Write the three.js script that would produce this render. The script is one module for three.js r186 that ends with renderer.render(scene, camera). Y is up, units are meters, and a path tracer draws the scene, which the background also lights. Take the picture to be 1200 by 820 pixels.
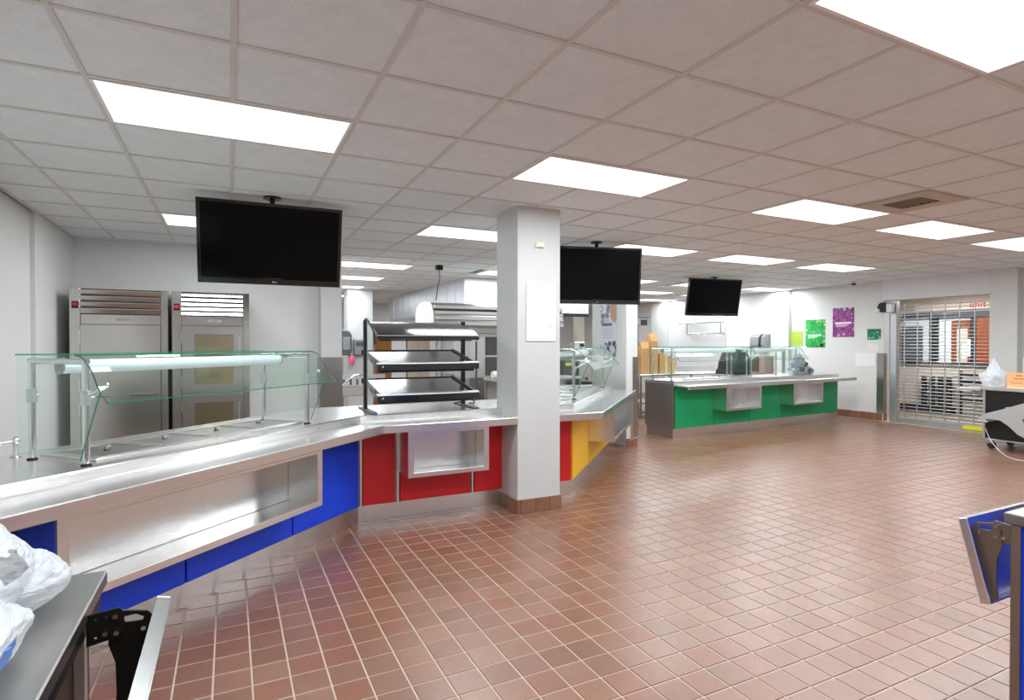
import * as THREE from 'three';
import { mergeGeometries } from 'three/addons/utils/BufferGeometryUtils.js';
import { RectAreaLightUniformsLib } from 'three/addons/lights/RectAreaLightUniformsLib.js';
import { ImprovedNoise } from 'three/addons/math/ImprovedNoise.js';

// ---------------------------------------------------------------- camera, lights, exposure
const scene = new THREE.Scene();
scene.background = new THREE.Color(0x000000);
const CAM_H = 1.526, FOCAL = 669.2, YAW = 0.4598, PITCH = -0.011, CEIL = 2.754;
const camera = new THREE.PerspectiveCamera(2 * Math.atan(410 / FOCAL) * 180 / Math.PI, 1200 / 820, 0.05, 100);
camera.rotation.order = 'YXZ';
camera.position.set(0, CAM_H, 0);
camera.rotation.set(PITCH, -YAW, 0);
scene.add(camera);
const renderer = new THREE.WebGLRenderer({ antialias: true });
renderer.toneMapping = THREE.LinearToneMapping;
renderer.toneMappingExposure = 1.0;
renderer.shadowMap.enabled = true;
RectAreaLightUniformsLib.init();
const PANEL_NITS = 16.5;                       // luminance of the ceiling panels
const PANEL_TINT = new THREE.Color(0.87, 0.955, 1.0);
const ceilGx = (i) => -0.5888 + 0.6096 * i + 0.0011 * i * i;
const ceilGd = (j) => 2.6179 + 0.6096 * j;
// [x0, x1, d0, d1] of every lit panel; d is the distance in front of the camera's plane (world z = -d)
const cell = (i, j) => [ceilGx(i), ceilGx(i + 2), ceilGd(j), ceilGd(j + 1)];
const PANELS = [
  [...cell(0, 1), 'above the curved glass counter guard'], [...cell(4, 1), 'in front of the white column'], [...cell(8, 1), 'beside the ceiling air vent'],
  [...cell(11, 1), 'just beyond the ceiling air vent'], [...cell(14, 1), 'in front of the roller grille'],
  [...cell(4, -3), 'over the middle of the open tiled floor'], [...cell(8, -3), 'over the tiled floor outside the view'], [...cell(0, -3), 'over the floor beside the foreground carts'], [...cell(12, -3), 'over the floor by the black cart'],
  [...cell(4, 5), 'behind the white column'], [...cell(8, 5), 'beside the middle television'], [...cell(11, 5), 'between the middle and small televisions'], [...cell(14, 5), 'in front of the purple poster'],
  [...cell(0, 6), 'in front of the refrigerators'],
  [1.40, 2.62, 8.714, 9.32, 'over the kitchen beside the refrigerator wall'], [3.88, 5.10, 8.714, 9.32, 'against the tall kitchen hood'], [6.35, 7.57, 8.714, 9.32, 'behind the right edge of the middle television'],
  [8.30, 9.52, 8.714, 9.32, 'behind the left edge of the small television'], [10.25, 11.45, 8.714, 9.32, 'right of the small television by the wall'],
  [1.40, 2.62, 10.54, 11.15, 'second row over the deep kitchen'], [8.40, 9.62, 10.54, 11.15, 'second row behind the middle television'], [10.23, 11.45, 10.54, 11.15, 'second row behind the small television'],
  [1.42, 2.64, 12.37, 12.98, 'third row by the far kitchen column'], [10.2, 11.42, 12.37, 12.98, 'third row at the far wall'], [4.6, 5.8, 15.6, 16.2, 'at the far end of the kitchen'], [2.0, 3.2, 14.8, 15.4, 'behind the far kitchen column'],
  [6.35, 7.57, 12.37, 12.98, 'over the passage behind the middle television'], [8.4, 9.62, 14.8, 15.4, 'at the far end of the passage behind the televisions'],
  [...cell(2, -7), 'behind the camera on the left'], [...cell(8, -7), 'behind the camera on the right'],
];
for (const [x0, x1, d0, d1] of PANELS) {
  const l = new THREE.RectAreaLight(PANEL_TINT, PANEL_NITS, x1 - x0 - 0.06, d1 - d0 - 0.06);
  l.position.set((x0 + x1) / 2, CEIL - 0.018, -(d0 + d1) / 2);
  l.lookAt(l.position.x, 0, l.position.z);
  scene.add(l);
}
{ // lobby behind the grille has its own lamp
  const l = new THREE.RectAreaLight(PANEL_TINT, PANEL_NITS, 1.1, 1.1);
  l.position.set(12.9, 2.58, -6.6); l.lookAt(12.9, 0, -6.6); scene.add(l);
}

// ---------------------------------------------------------------- helpers
let seed = 7;
const rnd = () => { seed = (seed * 16807) % 2147483647; return (seed - 1) / 2147483646; };
const perlin = new ImprovedNoise();
const names = new Map();
function numbered(n) { const k = names.get(n) || 0; names.set(n, k + 1); return k ? `${n}_${String(k).padStart(3, '0')}` : n; }
function fin(g) { // non-indexed geometry with position, normal, uv only
  if (g.index) g = g.toNonIndexed();
  if (!g.attributes.normal) g.computeVertexNormals();
  if (!g.attributes.uv) {
    const p = g.attributes.position, n = g.attributes.normal, uv = new Float32Array(p.count * 2);
    for (let i = 0; i < p.count; i++) {
      const ax = Math.abs(n.getX(i)), ay = Math.abs(n.getY(i)), az = Math.abs(n.getZ(i));
      const x = p.getX(i), y = p.getY(i), z = p.getZ(i);
      if (ay >= ax && ay >= az) { uv[2 * i] = x; uv[2 * i + 1] = z; } else if (az >= ax) { uv[2 * i] = x; uv[2 * i + 1] = y; } else { uv[2 * i] = z; uv[2 * i + 1] = y; }
    }
    g.setAttribute('uv', new THREE.BufferAttribute(uv, 2));
  }
  for (const k of Object.keys(g.attributes)) if (!['position', 'normal', 'uv', 'color'].includes(k)) g.deleteAttribute(k);
  return g;
}
function fromTris(t) { const g = new THREE.BufferGeometry(); g.setAttribute('position', new THREE.BufferAttribute(new Float32Array(t), 3)); g.computeVertexNormals(); return fin(g); }
// chamfered box between corners; c = chamfer
function bx(x0, x1, y0, y1, z0, z1, c = 0) {
  if (x0 > x1) [x0, x1] = [x1, x0]; if (y0 > y1) [y0, y1] = [y1, y0]; if (z0 > z1) [z0, z1] = [z1, z0];
  c = Math.min(c, (x1 - x0) / 2.2, (y1 - y0) / 2.2, (z1 - z0) / 2.2);
  const P = [x0, x1, y0, y1, z0, z1], t = [];
  const v = (sx, sy, sz, ax) => { // vertex on face axis ax
    const s = [sx, sy, sz], o = [];
    for (let k = 0; k < 3; k++) { let q = P[2 * k + (s[k] > 0 ? 1 : 0)]; if (k !== ax) q -= s[k] * c; o.push(q); }
    return o;
  };
  const quad = (a, b, cc, d) => t.push(...a, ...b, ...cc, ...a, ...cc, ...d);
  const mid = [(x0 + x1) / 2, (y0 + y1) / 2, (z0 + z1) / 2];
  const add = (poly) => { // orient outward
    const a = poly[0], b = poly[1], e = poly[2];
    const u = [b[0] - a[0], b[1] - a[1], b[2] - a[2]], w = [e[0] - a[0], e[1] - a[1], e[2] - a[2]];
    const n = [u[1] * w[2] - u[2] * w[1], u[2] * w[0] - u[0] * w[2], u[0] * w[1] - u[1] * w[0]];
    const cc = poly.reduce((m, p) => [m[0] + p[0] / poly.length, m[1] + p[1] / poly.length, m[2] + p[2] / poly.length], [0, 0, 0]);
    const dot = n[0] * (cc[0] - mid[0]) + n[1] * (cc[1] - mid[1]) + n[2] * (cc[2] - mid[2]);
    if (dot < 0) poly.reverse();
    if (poly.length === 4) quad(...poly); else t.push(...poly[0], ...poly[1], ...poly[2]);
  };
  for (let ax = 0; ax < 3; ax++) for (const s of [-1, 1]) {
    const o = [[-1, -1], [1, -1], [1, 1], [-1, 1]].map(([p, q]) => { const k = [0, 0, 0]; k[ax] = s; k[(ax + 1) % 3] = p; k[(ax + 2) % 3] = q; return v(...k, ax); });
    add(o);
  }
  if (c > 0) {
    for (let ax = 0; ax < 3; ax++) { const b = (ax + 1) % 3, e = (ax + 2) % 3; for (const p of [-1, 1]) for (const q of [-1, 1]) {
      const k = (s) => { const o = [0, 0, 0]; o[ax] = s; o[b] = p; o[e] = q; return o; };
      add([v(...k(-1), b), v(...k(1), b), v(...k(1), e), v(...k(-1), e)]);
    } }
    for (const a of [-1, 1]) for (const b of [-1, 1]) for (const e of [-1, 1]) add([v(a, b, e, 0), v(a, b, e, 1), v(a, b, e, 2)]);
  }
  return fromTris(t);
}
// profile [[z, y], ...] swept along x; end cuts may lean with z
function sweepX(prof, xa, xb) {
  const fa = typeof xa === 'function' ? xa : () => xa, fb = typeof xb === 'function' ? xb : () => xb, t = [];
  let area = 0; prof.forEach(([z, y], i) => { const [z2, y2] = prof[(i + 1) % prof.length]; area += z * y2 - z2 * y; });
  const p = area > 0 ? prof : prof.slice().reverse();
  const A = p.map(([z, y]) => [fa(z), y, z]), B = p.map(([z, y]) => [fb(z), y, z]);
  for (let i = 0; i < p.length; i++) { const j = (i + 1) % p.length; t.push(...A[i], ...B[j], ...A[j], ...A[i], ...B[i], ...B[j]); }
  const tri = THREE.ShapeUtils.triangulateShape(p.map(([z, y]) => new THREE.Vector2(z, y)), []);
  for (const [a, b, c] of tri) { t.push(...A[a], ...A[b], ...A[c]); t.push(...B[a], ...B[c], ...B[b]); }
  // orientation check: make first side face outward
  const g = fromTris(t);
  return g;
}
// polygon [[a, b]] in the (x, y) plane extruded along z from z0 to z1
function plate(pts, z0, z1, holes = [], bevel = 0) {
  const s = new THREE.Shape(pts.map(([x, y]) => new THREE.Vector2(x, y)));
  for (const h of holes) s.holes.push(new THREE.Path(h.map(([x, y]) => new THREE.Vector2(x, y))));
  const g = new THREE.ExtrudeGeometry(s, { depth: z1 - z0 - 2 * bevel, bevelEnabled: bevel > 0, bevelSize: bevel, bevelThickness: bevel, bevelOffset: -bevel, bevelSegments: 1, curveSegments: 10 });
  g.translate(0, 0, z0 + bevel); return fin(g);
}
const circ = (cx, cy, r, n = 12, ph = 0) => Array.from({ length: n }, (_, i) => [cx + r * Math.cos(ph + i / n * 2 * Math.PI), cy + r * Math.sin(ph + i / n * 2 * Math.PI)]);
const V3 = (x, y, z) => new THREE.Vector3(x, y, z);
function rod(a, b, r, seg = 12, r2 = r) { // cylinder from a to b (arrays)
  const A = V3(...a), B = V3(...b), d = B.clone().sub(A), g = new THREE.CylinderGeometry(r2, r, d.length(), seg);
  g.applyQuaternion(new THREE.Quaternion().setFromUnitVectors(V3(0, 1, 0), d.clone().normalize()));
  g.translate(...A.add(B).multiplyScalar(0.5).toArray()); return fin(g);
}
function tube(pts, r, seg = 8, n = 40) { return fin(new THREE.TubeGeometry(new THREE.CatmullRomCurve3(pts.map((p) => V3(...p))), n, r, seg)); }
function lathe(prof, x, y, z, seg = 20) { const g = new THREE.LatheGeometry(prof.map(([r, h]) => new THREE.Vector2(r, h)), seg); g.translate(x, y, z); return fin(g); }
function ball(x, y, z, r, sx = 1, sy = 1, sz = 1) { const g = new THREE.SphereGeometry(r, 14, 10); g.scale(sx, sy, sz); g.translate(x, y, z); return fin(g); }
function join(gs) { return gs.length === 1 ? gs[0] : mergeGeometries(gs.map((g) => { const q = g.clone(); return q; })); }
function mesh(name, gs, mat, parent) {
  const m = new THREE.Mesh(join(Array.isArray(gs) ? gs : [gs]), mat);
  m.name = parent ? name : numbered(name); m.castShadow = m.receiveShadow = true; (parent || scene).add(m); return m;
}
function tag(o, label, category, group) { o.userData.label = label; o.userData.category = category; if (group) o.userData.group = group; return o; }
function thing(name, label, category, x, y, d, turn = 0, group) { // d: distance ahead, world z = -d
  const o = new THREE.Group(); o.name = numbered(name); o.position.set(x, y, -d); o.rotation.y = turn; scene.add(o); return tag(o, label, category, group);
}
function struct(name, gs, mat) { const m = mesh(name, gs, mat); m.userData.kind = 'structure'; return m; }
function structGroup(name) { const o = new THREE.Group(); o.name = numbered(name); o.userData.kind = 'structure'; scene.add(o); return o; }
// a room box given in (x, y, d)
const rb = (x0, x1, y0, y1, d0, d1, c = 0) => bx(x0, x1, y0, y1, -d1, -d0, c);

// ---------------------------------------------------------------- textures and materials
function tex(w, h, fn, srgb, rx = 1, ry = 1) {
  const data = new Uint8Array(w * h * 4);
  for (let y = 0; y < h; y++) for (let x = 0; x < w; x++) { const c = fn(x / w, y / h), k = 4 * (y * w + x); data[k] = c[0]; data[k + 1] = c[1]; data[k + 2] = c[2]; data[k + 3] = 255; }
  const t = new THREE.DataTexture(data, w, h); t.wrapS = t.wrapT = THREE.RepeatWrapping; t.magFilter = THREE.LinearFilter; t.minFilter = THREE.LinearMipmapLinearFilter; t.generateMipmaps = true;
  if (srgb) t.colorSpace = THREE.SRGBColorSpace; t.repeat.set(rx, ry); t.needsUpdate = true; return t;
}
const tileNoise = (u, v, f, z) => { // seamless noise
  const a = u * 2 * Math.PI, b = v * 2 * Math.PI, R = f / 6.28;
  return perlin.noise(Math.cos(a) * R + 7 + z, Math.sin(a) * R + Math.cos(b) * R + 3, Math.sin(b) * R + z * 1.7);
};
const g8 = (x) => Math.max(0, Math.min(255, Math.round(x)));
const ceilBump = tex(512, 512, (u, v) => { let n = tileNoise(u, v, 90, 1) * 0.9 + tileNoise(u, v, 45, 4) * 0.6; n = n > 0.1 ? 0 : n; const c = 205 + n * 150; return [g8(c), g8(c), g8(c)]; }, false, 1.6, 1.6);
const ceilCol = tex(512, 512, (u, v) => { const n = tileNoise(u, v, 80, 3) * 9 + tileNoise(u, v, 6, 6) * 5; return [g8(244 + n), g8(244 + n), g8(244 + n)]; }, true, 1.6, 1.6);
const plaster = tex(256, 256, (u, v) => { const n = tileNoise(u, v, 60, 8) * 3 + tileNoise(u, v, 5, 2) * 3; return [g8(244 + n), g8(244 + n), g8(244 + n)]; }, true, 0.8, 0.8);
const plasterB = tex(256, 256, (u, v) => { const n = tileNoise(u, v, 90, 9) * 60; const c = 128 + n; return [g8(c), g8(c), g8(c)]; }, false, 2, 2);
const quarry = tex(512, 512, (u, v) => { const n = tileNoise(u, v, 120, 3) * 12 + tileNoise(u, v, 26, 5) * 9 + tileNoise(u, v, 5, 1) * 9; return [g8(226 + n), g8(222 + n), g8(218 + n)]; }, true, 0.7, 0.7);
const quarryR = tex(512, 512, (u, v) => { const n = tileNoise(u, v, 70, 13) * 30 + tileNoise(u, v, 9, 15) * 36; const c = 128 + n; return [g8(c), g8(c), g8(c)]; }, false, 0.45, 0.45);
const woodT = tex(128, 512, (u, v) => { const n = tileNoise(u, v * 0.2, 40, 3) * 40; return [g8(214 + n), g8(206 + n), g8(190 + n)]; }, true, 3, 0.6);
const crinkle = tex(512, 512, (u, v) => { const a = Math.abs(tileNoise(u, v, 12, 3)) + 0.6 * Math.abs(tileNoise(u, v, 26, 8)) + 0.4 * Math.abs(tileNoise(u, v, 60, 1)); const c = 40 + a * 330; return [g8(c), g8(c), g8(c)]; }, false, 1, 1);

const std = (color, rough, metal = 0, more = {}) => new THREE.MeshStandardMaterial({ color, roughness: rough, metalness: metal, ...more });
const phys = (o) => new THREE.MeshPhysicalMaterial(o);
const M = {
  steel: std(0xe6e5e4, 0.27, 1),
  steelDark: std(0xb0adaa, 0.3, 1),
  steelSatin: std(0xd2d0ce, 0.42, 1),
  fridge: std(0xc8c5c1, 0.18, 1),
  galv: std(0xdcdde2, 0.4, 0.85),
  chrome: std(0xdadada, 0.12, 1),
  alu: std(0xc9ccd0, 0.38, 0.9),
  wall: std(0xebeae8, 0.72, 0, { map: plaster, bumpMap: plasterB, bumpScale: 0.0002 }),
  wallWhite: std(0xd8d8d8, 0.6, 0, { map: plaster }),
  wallGrey: std(0xd8d7d3, 0.7, 0, { map: plaster }),
  beige: std(0xd9c7b5, 0.7, 0, { map: plaster }),
  ceilTile: std(0xeff4f6, 0.95, 0, { map: ceilCol, bumpMap: ceilBump, bumpScale: 0.0016 }),
  tbar: std(0xd6d1cd, 0.55, 0),
  blue: std(0x1048e6, 0.38), red: std(0xd41c24, 0.42), yellow: std(0xfac01e, 0.42), green: std(0x0aa266, 0.45),
  black: std(0x070708, 0.45), blackGloss: phys({ color: 0x0a0a0c, roughness: 0.14, clearcoat: 0.6, clearcoatRoughness: 0.08 }), dark: std(0x242322, 0.6),
  screen: phys({ color: 0x04060a, roughness: 0.16, metalness: 0, specularIntensity: 0.28 }),
  shelfTop: phys({ color: 0x202125, roughness: 0.2, clearcoat: 0.7, clearcoatRoughness: 0.1 }),
  glass: phys({ color: 0xf9fefc, roughness: 0.02, transmission: 1, thickness: 0, ior: 1.5, specularIntensity: 0.5 }),
  frosted: phys({ color: 0xe6eeee, roughness: 0.35, transmission: 0.75, thickness: 0, ior: 1.45 }),
  glassEdge: phys({ color: 0x14946f, roughness: 0.15, transmission: 0.3, thickness: 0 }),
  white: std(0xf1f1f0, 0.55), paper: std(0xf4f4f2, 0.8), offWhite: std(0xe6e1cf, 0.6), greyPlastic: std(0x8f9193, 0.45), darkGrey: std(0x55585c, 0.5),
  grout: std(0xcdb9a6, 0.85, 0, { map: plaster }),
  brown: std(0x94705e, 0.5, 0, { map: quarry }),
  wood: std(0xc08434, 0.5, 0, { map: woodT }), woodRed: std(0xa4552c, 0.5, 0, { map: woodT }), card: std(0xc39a66, 0.85), cardLight: std(0xd8b98c, 0.85),
  rubber: std(0x17181a, 0.7), redLed: std(0xd01e2c, 0.4), pink: std(0xf06a8a, 0.6), lime: std(0xb4d23c, 0.8), orange: std(0xf8a866, 0.8), mint: std(0xc4f0cc, 0.8), yellowTape: std(0xe4e412, 0.6),
  bag: phys({ color: 0xf4f7fa, roughness: 0.32, transmission: 0.45, thickness: 0, ior: 1.4, bumpMap: crinkle, bumpScale: 0.004 }),
  bagGrey: phys({ color: 0xc6ccd4, roughness: 0.28, transmission: 0.5, thickness: 0, ior: 1.4, bumpMap: crinkle, bumpScale: 0.004 }),
  bagDark: phys({ color: 0x2a2e33, roughness: 0.35, transmission: 0.15, thickness: 0, bumpMap: crinkle, bumpScale: 0.004 }),
  bagBlue: std(0x5d86cf, 0.5), slate: std(0x52565c, 0.6),
};
M.header = std(0xf2f3f6, 0.6, 0, { map: plaster });
M.mirrorPane = std(0xb9ae92, 0.1, 1);
M.panelGlow = std(0xffffff, 0.6, 0, { emissive: 0xffffff, emissiveIntensity: 1.6 });
const tileTones = [0x98684f, 0x9c6d54, 0x92634a, 0xa07159, 0x966952, 0x9c654c].map((c) => new THREE.Color(c));
const tileMats = tileTones.map((c) => phys({ color: c, roughness: 0.72, map: quarry, roughnessMap: quarryR, clearcoat: 0.7, clearcoatRoughness: 0.34 }));
tileMats.forEach((m) => { m.roughness = 0.74; });
function canvasMat(w, h, draw, rough = 0.6, more = {}) {
  const c = document.createElement('canvas'); c.width = w; c.height = h; draw(c.getContext('2d'), w, h);
  const t = new THREE.CanvasTexture(c); t.colorSpace = THREE.SRGBColorSpace; return std(0xffffff, rough, 0, { map: t, ...more });
}
// sheet with a printed face: a thin box whose +z face carries uv 0..1
function sheetGeo(w, h, t = 0.002) {
  const g = new THREE.BoxGeometry(w, h, t); return fin(g);
}

// ---------------------------------------------------------------- floor
{
  const floor = structGroup('floor');
  mesh('floor_bed', [rb(-1.8, 11.9, -0.16, -0.0035, -3.2, 17.8)], M.grout, floor);
  mesh('kitchen_floor', [rb(-1.7, 1.2, -0.004, 0, 5.9, 8.4), rb(1.2, 5.3, -0.004, 0, 6.4, 17.6), rb(5.3, 11.6, -0.004, 0, 8.7, 17.6)], M.brown, floor);
  const T = 0.1589, X0 = -0.0724, D0 = 2.785, h = T / 2 - 0.0042, c = 0.002;
  const tg = () => { // tile: chamfered lid, 18 triangles
    const t = [], a = h - c, y0 = -0.006;
    const lid = [[-a, 0, -a], [-a, 0, a], [a, 0, a], [a, 0, -a]], low = [[-h, -c, -h], [-h, -c, h], [h, -c, h], [h, -c, -h]], bot = low.map(([x, , z]) => [x, y0, z]);
    const q = (p, r, s, u) => t.push(...p, ...r, ...s, ...p, ...s, ...u);
    q(...lid); for (let i = 0; i < 4; i++) { const j = (i + 1) % 4; q(low[i], low[j], lid[j], lid[i]); q(bot[i], bot[j], low[j], low[i]); }
    return fromTris(t);
  };
  const base = tg();
  const variants = Array.from({ length: 8 }, () => { const g = base.clone(), u = g.attributes.uv, ox = rnd() * 5, oy = rnd() * 5; for (let i = 0; i < u.count; i++) u.setXY(i, u.getX(i) + ox, u.getY(i) + oy); return g; });
  const spots = [];
  for (let i = -10; i < 74; i++) for (let j = -35; j < 38; j++) {
    const x = X0 + (i + 0.5) * T, d = D0 + (j + 0.5) * T;
    if (x > 11.55 || x < -1.58) continue;
    const line = x < 0.98 ? 4.9 + (x - 0.98) * 0.9325 : x < 3.1 ? 4.92 : x < 5.3 ? 4.92 + (x - 3.1) : 8.75;
    if (d > line + 0.1 || d > 8.7 || d < -2.9) continue;
    if (x > 2.22 && x < 2.84 && d > 4.46 && d < 5.1) { if (x > 2.38 && x < 2.68 && d > 4.62) continue; }
    const xr = Math.cos(YAW) * x - Math.sin(YAW) * d, dd = Math.sin(YAW) * x + Math.cos(YAW) * d;
    let size = 0;
    if (dd > 0.6) { const u = 600 + FOCAL * xr / dd, v = 402.6 + FOCAL * CAM_H / dd; if (u > -20 && u < 1220 && v < 840) size = 1 / dd; }
    spots.push([x, d, size]);
  }
  spots.sort((a, b) => b[2] - a[2]);
  const rest = [];
  spots.forEach(([x, d], k) => {
    const tone = Math.floor(rnd() * tileTones.length), vr = variants[Math.floor(rnd() * variants.length)], lift = (rnd() - 0.5) * 0.0006;
    if (k < 300) { const m = new THREE.Mesh(vr, tileMats[tone]); m.name = k ? `tile_${String(k).padStart(3, '0')}` : 'tile'; m.position.set(x, lift, -d); m.receiveShadow = m.castShadow = true; floor.add(m); } else {
      const g = vr.clone().translate(x, lift, -d), n = g.attributes.position.count, col = new Float32Array(n * 3), t = tileTones[tone];
      for (let q = 0; q < n; q++) col.set([t.r, t.g, t.b], q * 3);
      g.setAttribute('color', new THREE.BufferAttribute(col, 3)); rest.push(g);
    }
  });
  const rm = tileMats[0].clone(); rm.color.set(0xffffff); rm.vertexColors = true;
  const m = new THREE.Mesh(mergeGeometries(rest), rm); m.name = 'far_tiles'; m.userData.kind = 'stuff'; m.castShadow = m.receiveShadow = true; floor.add(m);
}

// ---------------------------------------------------------------- ceiling
{
  const ceil = structGroup('ceiling');
  mesh('ceiling_deck', [rb(-1.8, 11.9, CEIL + 0.42, CEIL + 0.5, -3.2, 17.8)], M.dark, ceil);
  const XS = [-1.62, ...Array.from({ length: 20 }, (_, k) => ceilGx(k - 1)), 11.6].sort((a, b) => a - b), DS = [-3.05]; for (let j = -9; j < 25; j++) DS.push(ceilGd(j)); DS.push(17.6);
  const lit = (x, d) => PANELS.some(([x0, x1, d0, d1]) => x > x0 + 0.02 && x < x1 - 0.02 && d > d0 && d < d1);
  const cells = [];
  for (let i = 0; i + 1 < XS.length; i++) for (let j = 0; j + 1 < DS.length; j++) {
    const x = (XS[i] + XS[i + 1]) / 2, d = (DS[j] + DS[j + 1]) / 2;
    if (lit(x, d) || (XS[i + 1] - XS[i]) < 0.05) continue;
    if (x > 5.2 && x < 5.4 && d > 2.7 && d < 3.1) continue; // the air vent sits in this cell
    const xr = Math.cos(YAW) * x - Math.sin(YAW) * d, dd = Math.sin(YAW) * x + Math.cos(YAW) * d, u = 600 + FOCAL * xr / Math.max(dd, 0.1), v = 402 - FOCAL * 1.228 / Math.max(dd, 0.1);
    cells.push([i, j, dd > 0.6 && u > -250 && u < 1450 && v > -200 ? 1 / dd : 0]);
  }
  cells.sort((a, b) => b[2] - a[2]);
  const cache = new Map(), rest = [];
  cells.forEach(([i, j], k) => {
    const w = XS[i + 1] - XS[i], l = DS[j + 1] - DS[j], key = w.toFixed(3) + '_' + l.toFixed(3) + '_' + (k % 3);
    if (!cache.has(key)) { const g = bx(-w / 2 + 0.004, w / 2 - 0.004, 0, 0.016, -l / 2 + 0.004, l / 2 - 0.004), u = g.attributes.uv, o = (k % 3) * 0.37; for (let q = 0; q < u.count; q++) u.setXY(q, u.getX(q) + o, u.getY(q) + o * 1.7); cache.set(key, g); }
    const g = cache.get(key), x = (XS[i] + XS[i + 1]) / 2, d = (DS[j] + DS[j + 1]) / 2, y = CEIL + 0.006;
    if (k < 300) { const m = new THREE.Mesh(g, M.ceilTile); m.name = k ? `ceiling_tile_${String(k).padStart(3, '0')}` : 'ceiling_tile'; m.position.set(x, y, -d); m.castShadow = m.receiveShadow = true; ceil.add(m); } else rest.push(g.clone().translate(x, y, -d));
  });
  const fm = mesh('far_ceiling_tiles', rest, M.ceilTile, ceil); fm.userData.kind = 'stuff';
  for (const x of XS.slice(1, -1)) mesh('grid_runner', [bx(x - 0.012, x + 0.012, CEIL, CEIL + 0.03, -17.6, 3.05)], M.tbar, ceil);
  for (const d of DS.slice(1, -1)) mesh('grid_cross_runner', [rb(-1.62, 11.6, CEIL - 0.0005, CEIL + 0.03, d - 0.012, d + 0.012)], M.tbar, ceil);
  mesh('edge_angle', [rb(-1.62, -1.595, CEIL - 0.001, CEIL + 0.03, -3.05, 8.25), rb(11.575, 11.6, CEIL - 0.001, CEIL + 0.03, -3.05, 17.6), rb(-1.62, 1.1, CEIL - 0.001, CEIL + 0.03, 8.225, 8.25)], M.tbar, ceil);
}
// recessed light fittings
{
  for (const [x0, x1, d0, d1, where] of PANELS) {
    const w = (x1 - x0) / 2, l = (d1 - d0) / 2;
    const t = thing('ceiling_light', `flat white rectangular ceiling light panel ${where}`, 'ceiling light', (x0 + x1) / 2, CEIL, (d0 + d1) / 2, 0, 'recessed ceiling light panels');
    mesh('frame', [bx(-w + 0.013, -w + 0.028, -0.004, 0.03, -l + 0.013, l - 0.013), bx(w - 0.028, w - 0.013, -0.004, 0.03, -l + 0.013, l - 0.013), bx(-w + 0.028, w - 0.028, -0.004, 0.03, -l + 0.013, -l + 0.028), bx(-w + 0.028, w - 0.028, -0.004, 0.03, l - 0.028, l - 0.013)], M.white, t);
    mesh('diffuser', [bx(-w + 0.028, w - 0.028, -0.002, 0.02, -l + 0.028, l - 0.028)], M.panelGlow, t);
  }
}

// ---------------------------------------------------------------- walls
const WX = 11.6;
struct('wall_left', [rb(-1.8, -1.66, 0, CEIL + 0.06, -3.2, 6.76), rb(-1.8, -1.62, 0, CEIL + 0.06, 6.76, 8.4)], M.wall);
struct('wall_front', [rb(-1.8, 11.8, 0, CEIL + 0.06, -3.2, -3.05)], M.wall);
struct('wall_back', [rb(-1.7, 1.10, 0, CEIL + 0.06, 8.25, 8.4)], M.wall);
struct('wall_far', [rb(0.9, 11.8, 0, CEIL + 0.06, 17.6, 17.8)], M.wallWhite);
struct('wall_kitchen', [rb(0.95, 1.10, 0, CEIL + 0.06, 8.4, 17.7)], M.wall);
{
  const p = structGroup('wall_pilaster');
  mesh('pilaster_body', [rb(1.10, 1.372, 0, CEIL + 0.02, 7.97, 8.4, 0.004)], M.wallWhite, p);
  mesh('steel_cladding', [rb(1.085, 1.378, 0.0, 1.345, 7.962, 8.3, 0.002)], M.steelDark, p);
}
{
  const w = structGroup('wall_right');
  mesh('wall_face', [rb(WX, WX + 0.18, 0, CEIL + 0.06, -3.2, 5.04), rb(WX, WX + 0.18, 0, CEIL + 0.06, 6.86, 8.93), rb(WX - 0.1, WX + 0.18, 0, CEIL + 0.06, 8.93, 17.7)], M.wall, w);
  mesh('header', [rb(WX - 0.06, WX + 0.18, 2.375, CEIL + 0.03, 5.04, 6.86, 0.003)], M.header, w);
  struct('wall_pilaster', [rb(WX - 0.16, WX + 0.02, 0, CEIL + 0.03, 4.66, 5.04, 0.003)], M.wall);
  struct('wall_pilaster', [rb(WX - 0.3, WX, 0, CEIL + 0.03, 12.85, 13.45, 0.003), rb(WX - 0.14, WX, 0, CEIL + 0.03, 10.75, 12.85, 0.003)], M.wallWhite);
  mesh('corner_guard', [rb(WX - 0.006, WX + 0.02, 0.14, 1.34, 6.86, 6.99, 0.001), rb(WX - 0.004, WX + 0.1, 0.14, 1.34, 6.852, 6.862, 0.001)], M.steelDark, w);
}
{ // partition with the kitchen poster, ending in a pilaster with a tiled foot
  const w = structGroup('wall_partition');
  mesh('partition_face', [rb(5.25, 5.44, 0, CEIL + 0.03, 6.9, 7.68, 0.003)], M.wallGrey, w);
  mesh('pilaster_face', [rb(5.235, 5.44, 0, CEIL + 0.03, 6.78, 6.9, 0.003)], M.wallWhite, w);
  mesh('corner_guard', [rb(5.35, 5.446, 0.14, 1.33, 6.774, 6.80, 0.001), rb(5.43, 5.446, 0.14, 1.33, 6.78, 6.9, 0.001)], M.steelDark, w);
  for (let k = 0; k < 2; k++) mesh('base_tile', [rb(5.235 + k * 0.104, 5.235 + k * 0.104 + 0.1, 0, 0.128, 6.766, 6.78, 0.003)], tileMats[k], w);
}
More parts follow.
